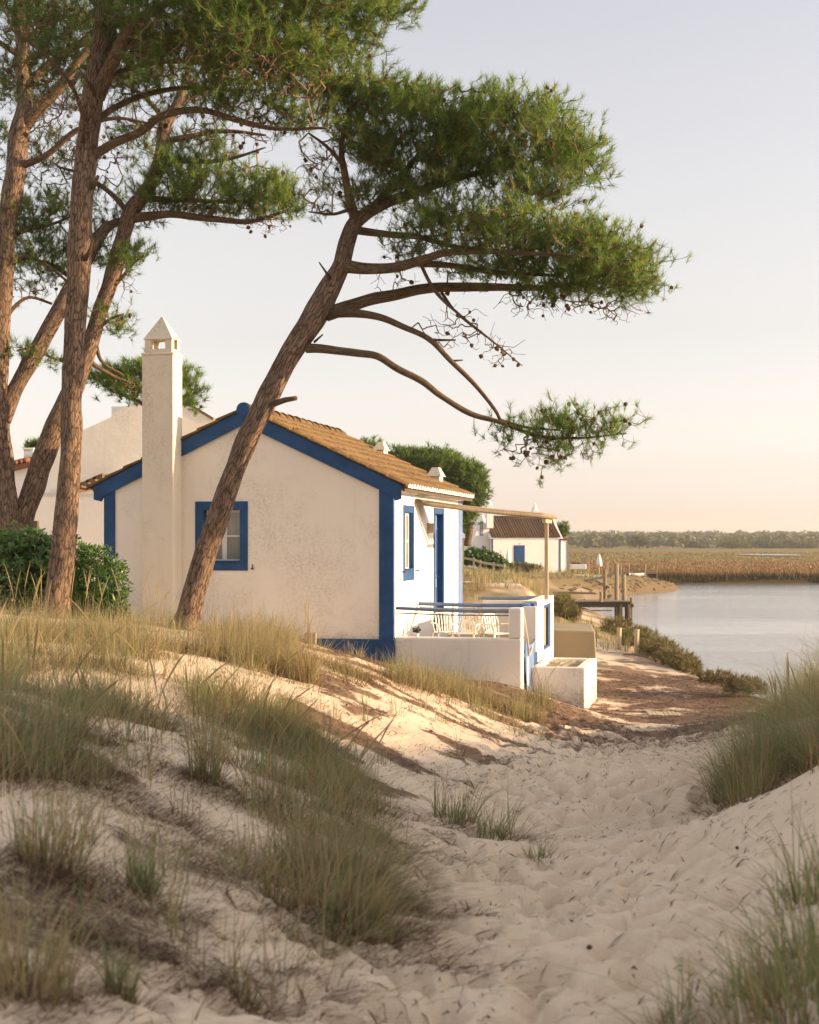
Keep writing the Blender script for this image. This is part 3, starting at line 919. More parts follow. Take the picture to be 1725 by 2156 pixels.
for r in range(8):
    for cidx in range(ncol):
        d = slen + .03 - r * rowstep           # distance down the slope of the tile's lower edge
        if d - .40 < -.06: continue
        x = APX + d * math.cos(slope); z = AZ_ + .016 - d * math.sin(slope)
        o = bpy.data.objects.new('roof_tile', tm); COL.objects.link(o); o.parent = cott
        o.matrix_local = Matrix.Translation((x, .06 + cidx * PITCH + random.uniform(-.004, .004), z + random.uniform(0, .006))) @ Matrix.Rotation(slope, 4, 'Y') @ Matrix.Rotation(math.pi + random.uniform(-.02, .02), 4, 'Z') @ Matrix.Rotation(random.uniform(-.012, .012), 4, 'Y')
lt = MB()
for r in range(8):
    for cidx in range(ncol):
        d = slen + .03 - r * rowstep
        x = APX - d * math.cos(slope); z = AZ_ + .016 - d * math.sin(slope)
        Mx = Matrix.Translation((x, .06 + cidx * PITCH, z)) @ Matrix.Rotation(-slope, 4, 'Y')
        V = np.array([Mx @ Vector(vv) for vv in np.concatenate(tile_mesh().V)])
        lt.add(V, np.concatenate(tile_mesh().F[4]))
o = lt.build('tile_slope', M['tile'], cott, kind='stuff')
# white mortared mouths of the eave tiles
em = MB(); a_ = np.linspace(0, math.pi, 9)
prism(em, [(-.074 * math.cos(a), .082 * math.sin(a)) for a in a_], 0, .07, 'yz')
emm = em.mesh('eave_end'); emm.materials.append(M['white'])
for cidx in range(ncol):
    d = slen + .028
    o = bpy.data.objects.new('eave_end', emm); COL.objects.link(o); o.parent = cott
    o.location = (APX + d * math.cos(slope) - .045, .06 + cidx * PITCH, AZ_ + .042 - d * math.sin(slope)); o.rotation_euler = (0, R(10), 0)
# ridge caps
rc = MB(); L = .46; V = []
for s_, sc_, dz in ((0, 1.0, .02), (L, .86, 0.0)):
    for a in np.linspace(-.1, math.pi + .1, 9): V.append((-.115 * sc_ * math.cos(a), s_, .10 * sc_ * math.sin(a) + dz))
for s_, sc_, dz in ((0, .86, .02), (L, .74, 0.0)):
    for a in np.linspace(-.1, math.pi + .1, 9): V.append((-.115 * sc_ * math.cos(a), s_, .10 * sc_ * math.sin(a) + dz))
F = []
for i in range(8): F += [(i, i + 1, 9 + i + 1, 9 + i), (18 + i + 1, 18 + i, 27 + i, 27 + i + 1), (i + 1, i, 18 + i, 18 + i + 1)]
rc.add(V, F); rcm = rc.mesh('ridge_tile', True); rcm.materials.append(M['tile'])
yy = -.03
while yy < GL + .1:
    o = bpy.data.objects.new('ridge_tile', rcm); COL.objects.link(o); o.parent = cott
    o.location = (APX, yy, AZ_ + .03 + random.uniform(0, .012)); o.rotation_euler = (0, random.uniform(-.05, .05), random.uniform(-.02, .02)); yy += .40
bk = MB(); prism(bk, [(APX + .105 * math.cos(a), AZ_ + .035 + .10 * math.sin(a)) for a in np.linspace(0, 2 * math.pi, 14, endpoint=False)], -.07, -.049, 'xz')
bk.build('ridge_end', M['blue'], cott)
# thin line of verge tiles above the blue band
vt = MB()
for r in range(8):
    for sgn in (1, -1):
        d0 = slen - r * rowstep + .03; d1 = d0 - .38
        if d1 < 0: d1 = .02
        f = lambda d, up: (APX + sgn * d * math.cos(slope), AZ_ + .045 + up - d * math.sin(slope))
        if d0 > .1: prism(vt, [f(d0, .012), f(d0, .034), f(d1, .022), f(d1, .0)], -.075, .03, 'xz')
vt.build('verge_tiles', M['tile'], cott)

# chimney against the gable
yc = -.405
hx0, _ = on_gable(299, 900, yc); hx1, hz_led = on_gable(364.4, 746, yc)
_, hz_cap = on_gable(330, 713, yc); _, hz_top = on_gable(341, 667.5, -.2); _, hv0 = on_gable(330, 733.5, yc); _, hv1 = on_gable(330, 713.5, yc)
ch = MB(); box(ch, hx0, hx1, yc, -.0005, -1.0, hz_led); box(ch, hx0 - .012, hx1 + .012, yc - .012, .012, hz_led + .0005, hz_led + .035)
cho = ch.build('chimney', M['chimney'], cott, bevel=.012)
cp = MB(); i = .03
a, b, c, d = hx0 + i, hx1 - i, yc + i, -i
box(cp, a, b, c, d, hz_led + .0355, hv0)
pw_ = .11
for u0, u1 in ((a, a + pw_), (b - pw_, b)):
    for w0, w1 in ((c, c + .10), (d - .10, d)):
        box(cp, u0, u1, w0, w1, hv0, hv1)
hexa(cp, [(a - .02, c - .02, hv1), (b + .02, c - .02, hv1), (b + .02, d + .02, hv1), (a - .02, d + .02, hv1)],
     [((a + b) / 2 + ux, (c + d) / 2 + uy, hz_top) for ux, uy in ((-.015, -.015), (.015, -.015), (.015, .015), (-.015, .015))])
cp.build('chimney_cap', M['chimney'], cho, bevel=.006)

# two little roof vents at the far verge
for (px0, px1, py0, py1, yl) in ((788, 820, 931, 962, 5.2), (899, 938, 984.5, 1010, 4.9)):
    # where the line of sight to the foot meets the roof
    best = None
    for xl in np.linspace(APX, .1, 200):
        zz = AZ_ - (xl - APX) * tl
        w = np.array([O[0] + xl * ca + yl * sa, O[1] - xl * sa + yl * ca, zz])
        sx, sy = proj(w)
        if best is None or abs(sx - (px0 + px1) / 2) < best[0]: best = (abs(sx - (px0 + px1) / 2), xl, zz, sy, w[1])
    _, xl, zz, sy, Zd = best
    hw = (px1 - px0) / 2 / FPX * Zd * .8
    tz = CZ - (py0 - HY) / FPX * Zd
    v = MB(); box(v, xl - hw * .7, xl + hw * .7, yl - .16, yl + .16, zz - .2, zz + (tz - zz) * .5)
    vo = v.build('roof_vent', M['wall_clean'], cott)
    v = MB(); zc = zz + (tz - zz) * .5
    hexa(v, [(xl - hw, yl - .23, zc), (xl + hw, yl - .23, zc), (xl + hw, yl + .23, zc), (xl - hw, yl + .23, zc)],
         [(xl - hw * .45, yl - .1, tz), (xl + hw * .45, yl - .1, tz), (xl + hw * .45, yl + .1, tz), (xl - hw * .45, yl + .1, tz)])
    v.build('vent_cap', M['chimney'], vo)
# lamp box on the front wall
ly, lz = on_side(901, 1113)
l = MB(); box(l, .001, .10, ly - .06, ly + .06, lz - .075, lz + .075); box(l, .0, .115, ly - .075, ly + .075, lz + .0755, lz + .09)
l.build('wall_lamp', M['wood_pale'], cott)
# thin hanging cord near the corner
hy_, hz_ = on_side(831, 1300)
l = MB(); tube(l, [(.02, .30, .48), (.02, .31, .30), (.03, .36, .04)], .006, 5); l.build('cord', M['wood_pale'], cott)

# ------------------------------------------------------------------ terrace in front of the cottage
TR = thing('terrace', 'low white walled terrace with blue rails in front of the cottage door', 'terrace', O, -HA)
NX = on_gable(1099, 1343)[0]              # right end of the near wall
def onZ(x, Z, z=0):                        # a place on the line of sight through column x, in cottage axes
    w = np.array([(x - CX) / FPX * Z, Z, z]); return to_local(w)
far_r = onZ(1166, 28.0); FX, FY = far_r[0], far_r[1]
pz = on_gable(950, 1343)[1]                # top of the low near wall
pil_z = on_gable(1085, 1280)[1]
fl = MB(); prism(fl, [(.035, .235), (NX - .2, .235), (FX - .23, FY - .2), (FX - .23, 5.2), (.035, 5.2)], -.9, -.05, 'xy')
fl.build('floor', M['concrete'], TR)
nw = MB(); box(nw, .036, NX, .0, .23, -1.4, pz)
nw.build('near_wall', M['wall_low'], TR, bevel=.03)
pil0 = on_gable(1071, 1300)[0]
w = MB(); box(w, pil0, NX + .003, -.004, .234, pz + .0005, pil_z); w.build('pillar', M['wall_low'], TR, bevel=.03)
# right side: opening hung with cloth, then a wall with a window
def side(t):
    return NX + (FX - NX) * t / FY
def side_box(mb, t0, t1, z0, z1, out=0.0, th=.2):
    x0, x1 = side(t0), side(t1)
    hexa(mb, [(x0 - th, t0, z0), (x0 + out, t0, z0), (x1 + out, t1, z0), (x1 - th, t1, z0)], [(x0 - th, t0, z1), (x0 + out, t0, z1), (x1 + out, t1, z1), (x1 - th, t1, z1)])
    return mb
t1_, _ = 1.25, 0
def t_at(x):
    ts = np.linspace(0, FY, 400)
    w = np.stack([O[0] + side(ts) * ca + ts * sa, O[1] - side(ts) * sa + ts * ca], 1)
    return float(np.interp(x, CX + w[:, 0] / w[:, 1] * FPX, ts))
tb0, tb1, tw0, tw1 = t_at(1123), t_at(1131), t_at(1145), t_at(1160)
sw = MB(); side_box(sw, .236, tb0, -1.4, -.12, 0, .18); sw.build('side_kerb', M['wall_low'], TR)
bb = MB(); side_box(bb, tb0 + .001, tb1, -.62, .635, .012, .21); bb.build('blue_post', M['blue'], TR)
sw = MB()
zt, zb0, zb1 = .66, .16 - .38, .55
side_box(sw, tb1 + .001, tw0, -1.4, zt); side_box(sw, tw1, FY, -1.4, zt); side_box(sw, tw0, tw1, -1.4, zb0); side_box(sw, tw0, tw1, zb1, zt)
sw.build('side_wall', M['wall_clean'], TR)
fw = MB(); side_box(fw, tw0 + .001, tw0 + .05, zb0, zb1 - .001, -.03, .12); side_box(fw, tw1 - .16, tw1 - .001, zb0, zb1 - .001, -.03, .12)
side_box(fw, tw0 + .051, tw1 - .161, zb1 - .07, zb1 - .001, -.03, .12)
side_box(fw, tw0 + .051, tw1 - .161, zb0 + .001, zb0 + .04, -.03, .12)
so = fw.build('window_frame', M['blue'], TR)
gw = MB(); side_box(gw, tw0 + .052, tw1 - .162, zb0 + .041, zb1 - .071, -.07, .08); gw.build('pane', M['canvas'], so)
fy = 5.05
fwm = MB(); box(fwm, .55, FX - .202, fy, fy + .2, -1.2, .55); fwm.build('far_wall', M['wall_clean'], TR)
# wall behind: back of the side wall as seen over the rails
wp = MB(); px_, _ = on_gable(1117, 1280, tb0); box(wp, px_ - .11, px_ + .11, tb0 - .12, tb0 + .1, pz - .3, .60); wp.build('white_post', M['wall_clean'], TR, bevel=.015)
def rail(a, b, r, mat):
    return tube(MB(), spline([a, (np.array(a) + b) / 2 + (0, 0, -.012), b], n=6), r, 8).build('rail', mat, TR, smooth=True)
rail((.03, .12, on_gable(830, 1281)[1]), (pil0 + .05, .12, pil_z - .06), .026, M['railgrey'])
rail((.03, .14, on_gable(830, 1281)[1] - .075), (pil0 + .05, .14, pil_z - .12), .010, M['railgrey'])
ry, rz_ = on_side(880, 1271)
rail((.02, ry, rz_), (px_, tb0, .615), .030, M['blue_light'])
rail((.03, ry, rz_ - .07), (px_, tb0, .54), .018, M['railgrey'])
rail((.45, fy + .1, .60), (FX - .1, fy + .1, .615), .036, M['railgrey'])
# cloth hung across the side opening, and its rope
cl = MB(); nu, nv = 14, 12; V = []
for j in range(nv):
    for i in range(nu):
        u = i / (nu - 1); v_ = j / (nv - 1)
        t = .25 + u * (tb0 - .28)
        ztop = .05 + .12 * (2 * u - 1) ** 2 * 1 - .05 * (1 - u)
        V.append((side(t) + .03 + .035 * math.sin(u * 9 + v_ * 2.2) * (.4 + v_) - .1 * v_ * (1 - v_), t, ztop + v_ * (-.86 - ztop) + .03 * math.sin(u * 5)))
Q = [(j * nu + i, j * nu + i + 1, (j + 1) * nu + i + 1, (j + 1) * nu + i) for j in range(nv - 1) for i in range(nu - 1)]
cl.add(V, Q)
co = cl.build('cloth', M['blue_light'], TR, smooth=True)
sm = co.modifiers.new('thickness', 'SOLIDIFY'); sm.thickness = .006
tube(MB(), spline([(side(.2) + .01, .22, .52), (side(.25) + .05, .33, .15), (side(.5) + .05, .6, -.1), (side(.8), tb0 - .05, .1)], n=6), .012, 6).build('rope', M['wood_pale'], TR)

# canopy of cloth over canes
aw = thing('awning', 'sagging sand coloured canopy on wooden poles fixed above the cottage door', 'awning', O, -HA)
ay0, az0 = on_side(873, 1052)
post_w = P(1151, 1083, 26.3); pl_ = to_local(post_w)
top_z = pl_[2]
ax1 = pl_[0]
nu, nv = 26, 12
ysN, ysF = (ay0, pl_[1] - .22), (ay0 + .62, pl_[1] + .42)
V = []
for j in range(nv):
    for i in range(nu):
        u = i / (nu - 1); v_ = j / (nv - 1)
        y_ = (ysN[0] + (ysN[1] - ysN[0]) * u) * (1 - v_) + (ysF[0] + (ysF[1] - ysF[0]) * u) * v_
        z_ = az0 + (top_z - .0 - az0) * u - .022 * math.sin(math.pi * u) - .035 * abs(math.sin(v_ * math.pi * 3)) * math.sin(math.pi * u) + .02
        V.append((.02 + (ax1 - .02) * u, y_, z_))
Q = [(j * nu + i, j * nu + i + 1, (j + 1) * nu + i + 1, (j + 1) * nu + i) for j in range(nv - 1) for i in range(nu - 1)]
cn = MB(); cn.add(V, Q); co = cn.build('canopy', M['canvas'], aw, smooth=True)
sm = co.modifiers.new('thickness', 'SOLIDIFY'); sm.thickness = .02
for v_ in (0.0, .33, .66, 1.0):
    def pt(u):
        y_ = (ysN[0] + (ysN[1] - ysN[0]) * u) * (1 - v_) + (ysF[0] + (ysF[1] - ysF[0]) * u) * v_
        return (.01 + (ax1 + .12 - .01) * u, y_, az0 + (top_z - az0) * u - .022 * math.sin(math.pi * u) - .045)
    tube(MB(), [pt(u) for u in np.linspace(0, 1, 9)], .034, 8, .1)  .build('pole', M['wood'], aw, smooth=True)
beam(MB(), (ax1, ysN[1] - .12, top_z - .115), (ax1, ysF[1] + .1, top_z - .115), .06, .06).build('cross_beam', M['wood_pale'], aw)
beam(MB(), (ax1, pl_[1], .64), (ax1, pl_[1], top_z - .148), .062, .062).build('post', M['wood_pale'], aw, bevel=.006)

# garden chairs on the terrace
def chair(loc, rz, label):
    t = thing('garden_chair', label, 'chair', loc, rz, 'plastic chairs on the terrace')
    t.scale = (.66, .66, .62)
    prism(MB(), [(-.22, -.2), (.22, -.22), (.25, .22), (-.25, .22)], .40, .425, 'xy').build('seat', M['plastic'], t, bevel=.006)
    for sx in (-1, 1):
        beam(MB(), (sx * .24, .21, .40), (sx * .29, .27, 0), .05, .03).build('leg', M['plastic'], t)
        beam(MB(), (sx * .21, -.19, .40), (sx * .27, -.30, 0), .05, .03).build('leg', M['plastic'], t)
        am = tube(MB(), spline([(sx * .27, .24, .41), (sx * .30, .24, .60), (sx * .30, .12, .645), (sx * .28, -.22, .63)], n=5), .02, 6)
        am.build('armrest', M['plastic'], t, smooth=True)
    fr_ = tube(MB(), spline([(-.2, -.2, .42), (-.235, -.27, .70), (-.16, -.31, .86), (0, -.32, .88), (.16, -.31, .86), (.235, -.27, .70), (.2, -.2, .42)], n=4), .018, 6)
    bo = fr_.build('backrest', M['plastic'], t, smooth=True)
    for x in np.linspace(-.15, .15, 5):
        beam(MB(), (x * .85, -.205, .43), (x, -.305, .865), .032, .012, (0, 1, 0)).build('slat', M['plastic'], bo)
    return t
def loc_w(x, y, z):
    return (O[0] + x * ca + y * sa, O[1] - x * sa + y * ca, z)
FLZ = -.048
chair(loc_w(.62, 1.05, FLZ), R(200), 'white plastic armchair nearest the open blue door')
chair(loc_w(1.0, .75, FLZ), R(160), 'white plastic armchair in the middle of the terrace, turned from the door')
chair(loc_w(1.45, .9, FLZ), R(215), 'white plastic armchair by the white pillar at the terrace corner')
# dry plant in a pot on the low wall
p0 = on_gable(878, 1342, .12)
pt_ = thing('flower_pot', 'small white pot with a dried brown plant on the low wall', 'flower pot', loc_w(p0[0], .12, pz), 0)
lathe(MB(), [(.022, 0), (.03, .012), (.034, .05), (.028, .05), (.02, .02)], 10).build('pot', M['white'], pt_, smooth=True)
fm = MB()
for i in range(46):
    a = random.uniform(0, 6.28); el = random.uniform(.1, 1.3); r = random.uniform(.03, .085)
    c = np.array([math.cos(a) * math.cos(el), math.sin(a) * math.cos(el), math.sin(el)]) * r + (0, 0, .07)
    s = rng.normal(size=3) * .02; s2 = rng.normal(size=3) * .02
    fm.add([c - s, c + s2, c + s], [(0, 1, 2)])
fm.build('dried_flowers', M['iron'], pt_)

# planter block against the terrace
PZ = 24.0
q = [to_local(P(1122, 1406, PZ + .2)), to_local(P(1231.8, 1406, PZ)), to_local(P(1248.6, 1386, PZ + 2.0))]
px0, px1, py0, py1 = q[0][0], q[1][0], q[1][1], q[2][1]
ptop = q[1][2]
pl_o = thing('planter', 'white masonry planter box filled with dry soil at the terrace corner', 'planter', O, -HA)
t = .15
m = MB()
xl_ = side(1.4) + .02
box(m, xl_, px1, py0, py0 + t, -1.5, ptop); box(m, px1 - t, px1, py0 + t + .001, py1, -1.5, ptop); box(m, xl_, px1 - t - .001, py1 - t, py1, -1.5, ptop)
box(m, xl_, xl_ + .1, py0 + t + .001, py1 - t - .001, -1.5, ptop)
m.build('box_wall', M['wall_low'], pl_o, bevel=.022)
m = MB(); n = 12; V = []
for j in range(n):
    for i in range(n):
        u, w_ = i / (n - 1), j / (n - 1)
        V.append((xl_ + .1 + u * (px1 - t - xl_ - .1), py0 + t + w_ * (py1 - py0 - 2 * t), ptop - .05 + random.uniform(-.02, .03)))
m.add(V, [(j * n + i, j * n + i + 1, (j + 1) * n + i + 1, (j + 1) * n + i) for j in range(n - 1) for i in range(n - 1)])
m.build('soil', M['concrete'], pl_o)
# rough concrete platform beyond the terrace
a = P(1160, 1327, 28.6); b = P(1262, 1325, 28.2); bw = to_local(b); aw_ = to_local(a)
m = MB()
ptz = b[2]
hexa(m, [(aw_[0] - .6, bw[1], -1.6), (bw[0], bw[1], -1.6), (bw[0] - .30, bw[1] + 2.4, -1.6), (aw_[0] - .6, bw[1] + 2.4, -1.6)],
     [(aw_[0] - .6, bw[1], ptz), (bw[0] - .08, bw[1] + .04, ptz - .04), (bw[0] - .36, bw[1] + 2.4, ptz - .03), (aw_[0] - .6, bw[1] + 2.4, ptz)])
o = m.build('concrete_platform', M['concrete'], loc=O, bevel=.03); o.rotation_euler = (0, 0, -HA)
tag(o, 'stained bare concrete block platform behind the white planter', 'platform')
# stub of a square post in the grass by the plinth
c = P(654, 1345, 22.2); g = ground(c[0], c[1])
o = MB(); box(o, -.085, .085, -.08, .08, -.4, c[2] + .085 - g)
o = o.build('wooden_post', M['wood'], loc=(c[0], c[1], g), bevel=.012); tag(o, 'short square weathered post in grass before the blue plinth', 'post')
# slatted wooden mat half buried in the path
c = hit(1395, 1505); gr = thing('slatted_mat', 'grey slatted wooden mat half buried in the sandy path', 'mat', (c[0], c[1], c[2]), R(-4))
for i in range(8):
    x = -.21 + i * .06
    box(MB(), x, x + .052, -.26, .26, -.03, .012 + random.uniform(0, .012)).build('slat', M['wood_pale'], gr)
for y in (-.18, .18):
    box(MB(), -.22, .26, y - .03, y + .03, -.05, -.0205).build('batten', M['wood'], gr)

# ------------------------------------------------------------------ pines
def unit(v):
    return v / (np.linalg.norm(v, axis=-1, keepdims=True) + 1e-9)

def needle_tufts(mb, pos, dirs, K=26, length=(.10, .17), width=.0065, shoot=.13, tint=None, ang=(.30, 1.05)):
    """bursts of pine needles along the end of a shoot"""
    n = len(pos)
    tint = rng.normal(.55, .17, n) if tint is None else tint
    p = np.repeat(pos, K, 0); d = np.repeat(dirs, K, 0); N = n * K
    perp = unit(np.cross(d, unit(rng.normal(size=(N, 3)))))
    a = rng.uniform(*ang, N)[:, None] * (1 - .45 * (rng.random(N)[:, None] < .25))
    nd = unit(d * np.cos(a) + perp * np.sin(a))
    base = p - d * (rng.random(N)[:, None] ** 1.2) * shoot
    L = rng.uniform(*length, N)[:, None]
    side = unit(np.cross(nd, rng.normal(size=(N, 3)))) * (width / 2)
    tip = base + nd * L + np.array([0, 0, -.015]) * rng.random(N)[:, None]
    V = np.stack([base - side, base + side, tip], 1).reshape(-1, 3)
    t = np.repeat(np.repeat(tint, K) + rng.normal(0, .10, N), 3)
    mb.add(V, np.arange(N * 3).reshape(-1, 3), tint=np.clip(t, 0, 1))

def grow(skel, targets, sag=.08, wobble=.045, maxseg=.9):
    """join every shoot to the nearest wood that already stands; returns nodes, parents and the load each carries"""
    m = len(skel)
    d0 = np.full(len(targets), 1e9)
    for i in range(0, len(targets), 400):
        d0[i:i + 400] = np.sqrt(((targets[i:i + 400, None] - skel[None]) ** 2).sum(-1)).min(1)
    order = np.argsort(d0)
    cap = m + len(targets) * 3
    N = np.zeros((cap, 3)); N[:m] = skel
    par = np.full(cap, -1); n = m; last = np.zeros(len(targets), int)
    for t in order:
        p = targets[t]
        dd = ((N[:n] - p) ** 2).sum(1)
        j = int(np.argmin(dd)); L = math.sqrt(dd[j])
        a = N[j]
        for f in ((.5,) if L < maxseg * .6 else (.36, .70)):
            q = a * (1 - f) + p * f + rng.normal(size=3) * wobble * L * .5 + np.array([0, 0, -sag * L * 4 * f * (1 - f)])
            N[n] = q; par[n] = j; j = n; n += 1
        N[n] = p; par[n] = j; last[t] = n; n += 1
    N = N[:n]; par = par[:n]
    load = np.zeros(n); load[last] = 1
    for i in range(n - 1, m - 1, -1):
        load[par[i]] += load[i]
    return N, par, load, m, last

def twig_mesh(mb, N, par, load, m, r0=.0029, rmax=.015):
    idx = np.arange(m, len(N))
    a, b = N[par[idx]], N[idx]
    ra = np.minimum(rmax, r0 * np.sqrt(np.maximum(load[idx], 1) + .6)); rb = np.minimum(ra, r0 * np.sqrt(load[idx] + .2))
    d = unit(b - a)
    u = unit(np.cross(d, np.array([.3, .2, .93]))); w = np.cross(d, u)
    V = []
    for r, c in ((ra, a), (rb, b)):
        for k in range(3):
            th = k * 2.0944
            V.append(c + (u * math.cos(th) + w * math.sin(th)) * r[:, None])
    V = np.stack(V, 1).reshape(-1, 3)
    i0 = np.arange(len(idx))[:, None] * 6
    Q = np.concatenate([np.concatenate([i0 + k, i0 + (k + 1) % 3, i0 + 3 + (k + 1) % 3, i0 + 3 + k], 1) for k in range(3)])
    mb.add(V, Q)

def cone_mesh():
    m = MB(); V = []; F = []
    prof = [(0.002, 0), (.018, .006), (.031, .022), (.034, .038), (.028, .056), (.016, .073), (.003, .082)]
    n = 9
    for i, (r, z) in enumerate(prof):
        for k in range(n):
            a = (k + .5 * (i % 2)) / n * 6.283; rr = r * (1.12 if (k + i) % 2 else .86)
            V.append((rr * math.cos(a), rr * math.sin(a), -z))
    for i in range(len(prof) - 1):
        for k in range(n): F.append((i * n + k, i * n + (k + 1) % n, (i + 1) * n + (k + 1) % n, (i + 1) * n + k))
    m.add(V, F); me = m.mesh('pine_cone'); me.materials.append(M['cone']); return me
CONE = cone_mesh()

def blob_points(blobs, Z):
    """shoot positions inside leafy masses; (x, y, rx, ry) in photograph units, depth offset and half depth in metres"""
    P_, D_, T_ = [], [], []
    for (bx, by, rx, ry, dz, rd, cnt, *opt) in blobs:
        tint = opt[0] if opt else .55
        rot = R(opt[1]) if len(opt) > 1 else 0
        Zb = Z + dz
        c = P(bx, by, Zb)
        s = Zb / FPX
        ncl = max(3, int(cnt / 11))
        u = unit(rng.normal(size=(ncl * 3, 3))) * (rng.random((ncl * 3, 1)) ** (1 / 3.2))
        # clusters sit more on the upper and outer side of the mass
        keep = rng.random(len(u)) < np.clip(.62 + .5 * u[:, 2], .12, 1)
        u = u[keep][:ncl]
        cl = np.repeat(u, int(np.ceil(cnt / len(u))), 0)[:cnt]
        sc = np.array([rx * s, rd, ry * s])
        l = cl * sc + rng.normal(size=(len(cl), 3)) * np.array([.15, .15, .10])
        lr = l.copy()
        lr[:, 0] = l[:, 0] * math.cos(rot) + l[:, 2] * math.sin(rot)
        lr[:, 2] = -l[:, 0] * math.sin(rot) + l[:, 2] * math.cos(rot)
        P_.append(c + lr)
        D_.append(unit(lr / np.maximum(sc, .2)) * .55)
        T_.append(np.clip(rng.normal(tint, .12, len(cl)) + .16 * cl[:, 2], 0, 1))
    T = np.concatenate(T_)
    T = np.where(rng.random(len(T)) < .05, rng.uniform(0, .06, len(T)), T)          # a few shoots have browned
    return np.concatenate(P_), np.concatenate(D_), T

def pine(label, Z, trunks, limbs, blobs, cones, bare=(), stubs=(), K=26, length=(.10, .17), group='maritime pines on the dune', width=.0065, base=None, keepout=None, dense=1.0):
    """trunks and limbs: lists of (x, y, depth offset, width) in photograph units"""
    first = np.array(trunks[0][0], float)
    bp = P(first[0], first[1], Z + first[2])
    root = thing('pine_tree', label, 'tree', tuple(bp), 0, group)
    skel = []
    def woody(path, name, parent, step, sides, wob, mat, sd, extra=0):
        w = np.array([(*P(x, y, Z + dz), wd / FPX * (Z + dz) / 2) for x, y, dz, wd in path])
        sp = spline(w, step)
        c = sp[:, :3].copy()
        amp = np.minimum(.018, sp[:, 3] * .35)[:, None]
        tt = np.arange(len(c)) * step
        c += amp * np.stack([vnoise(tt * 2.1, tt * 0 + sd, 5) - .5, vnoise(tt * 2.1, tt * 0 + sd, 6) - .5, vnoise(tt * 2.1, tt * 0 + sd, 7) - .5], 1) * 2
        m = tube(MB(), c - bp, np.maximum(sp[:, 3], .004), sides, wob, True, True, sd)
        o = m.build(name, mat, parent, smooth=True)
        skel.append(c)
        return o, c
    to = None
    for i, tr in enumerate(trunks):
        o, c = woody(tr, 'trunk', root, .045, 26, .10, M['bark'], i + int(abs(first[0])) % 17)
        if i == 0: tskel = c
        to = to or o
    nt = len(skel)
    for i, lm in enumerate(limbs):
        woody(lm, 'branch', root, .05, 9, .10, M['limb'], i + 31)
    for i, st in enumerate(stubs):
        w = np.array([(*P(x, y, Z + dz), wd / FPX * (Z + dz) / 2) for x, y, dz, wd in st])
        tube(MB(), w[:, :3] - bp, w[:, 3], 6, .1, True, True, i).build('branch_stub', M['limb'], root, smooth=True)
    sk = np.concatenate([c[::2] if i >= nt else c[int(len(c) * .62)::3] for i, c in enumerate(skel)])
    pts, out, tint = blob_points([(*b[:6], int(b[6] * dense), *b[7:]) for b in blobs], Z)
    if keepout is not None:
        kk = ~keepout(pts); pts, out, tint = pts[kk], out[kk], tint[kk]
    N, par, load, m, last = grow(sk, pts)
    tm_ = MB(); twig_mesh(tm_, N - bp, par, load, m)
    nb = 0
    # bare dead sprays
    if len(bare):
        bp_pts = []
        for (bx, by, rx, ry, dz, rd, cnt) in bare:
            cnt = int(cnt * 1.8)
            u = unit(rng.normal(size=(cnt, 3))) * rng.random((cnt, 1)) ** .5
            bp_pts.append(P(bx, by, Z + dz) + u * np.array([rx / FPX * Z, rd, ry / FPX * Z]))
        bpts = np.concatenate(bp_pts)
        N2, par2, load2, m2, _ = grow(np.concatenate([sk, N[m::3]]) if False else sk, bpts, sag=.05, wobble=.10)
        twig_mesh(tm_, N2 - bp, par2, load2, m2, .0028, .011)
    hang = N[np.nonzero(load[m:] <= 9)[0] + m]
    if len(bare):
        hang = np.concatenate([hang, N2[m2:][load2[m2:] <= 6]])
    tm_.build('twigs', M['twig'], root, kind='stuff')
    dirs = unit(unit(pts - N[par[last]]) * .55 + out * .7 + np.array([0, 0, .75]) + rng.normal(size=pts.shape) * .25)
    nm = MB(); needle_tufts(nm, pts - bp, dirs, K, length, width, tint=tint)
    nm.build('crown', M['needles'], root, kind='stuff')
    # cones hang from thin twigs, more of them low on the shaded side
    # depth below the leaves above it: cones show where the foliage above is thin or on the lower edge
    sxh, syh = proj(hang)
    cell = np.stack([np.floor(sxh / 28), np.floor(syh / 28)], 1).astype(int)
    sxp, syp = proj(pts)
    cp_, cn_ = np.unique(np.stack([np.floor(sxp / 28), np.floor(syp / 28)], 1).astype(int), axis=0, return_counts=True)
    look = {tuple(a): b for a, b in zip(cp_, cn_)}
    front = np.array([look.get(tuple(c_), 0) for c_ in cell])
    wgt = np.exp(-front * .07) + .35 * (hang[:, 1] < Z)
    pick = rng.choice(len(hang), min(cones, len(hang)), replace=False, p=wgt / wgt.sum())
    for p_ in pick:
        o = bpy.data.objects.new('pine_cone', CONE); COL.objects.link(o); o.parent = root
        o.location = hang[p_] - bp + (0, 0, .01)
        s = rng.uniform(.55, .95); o.scale = (s, s, s)
        o.rotation_euler = (rng.normal() * .5, rng.normal() * .5, rng.random() * 6)
    return root

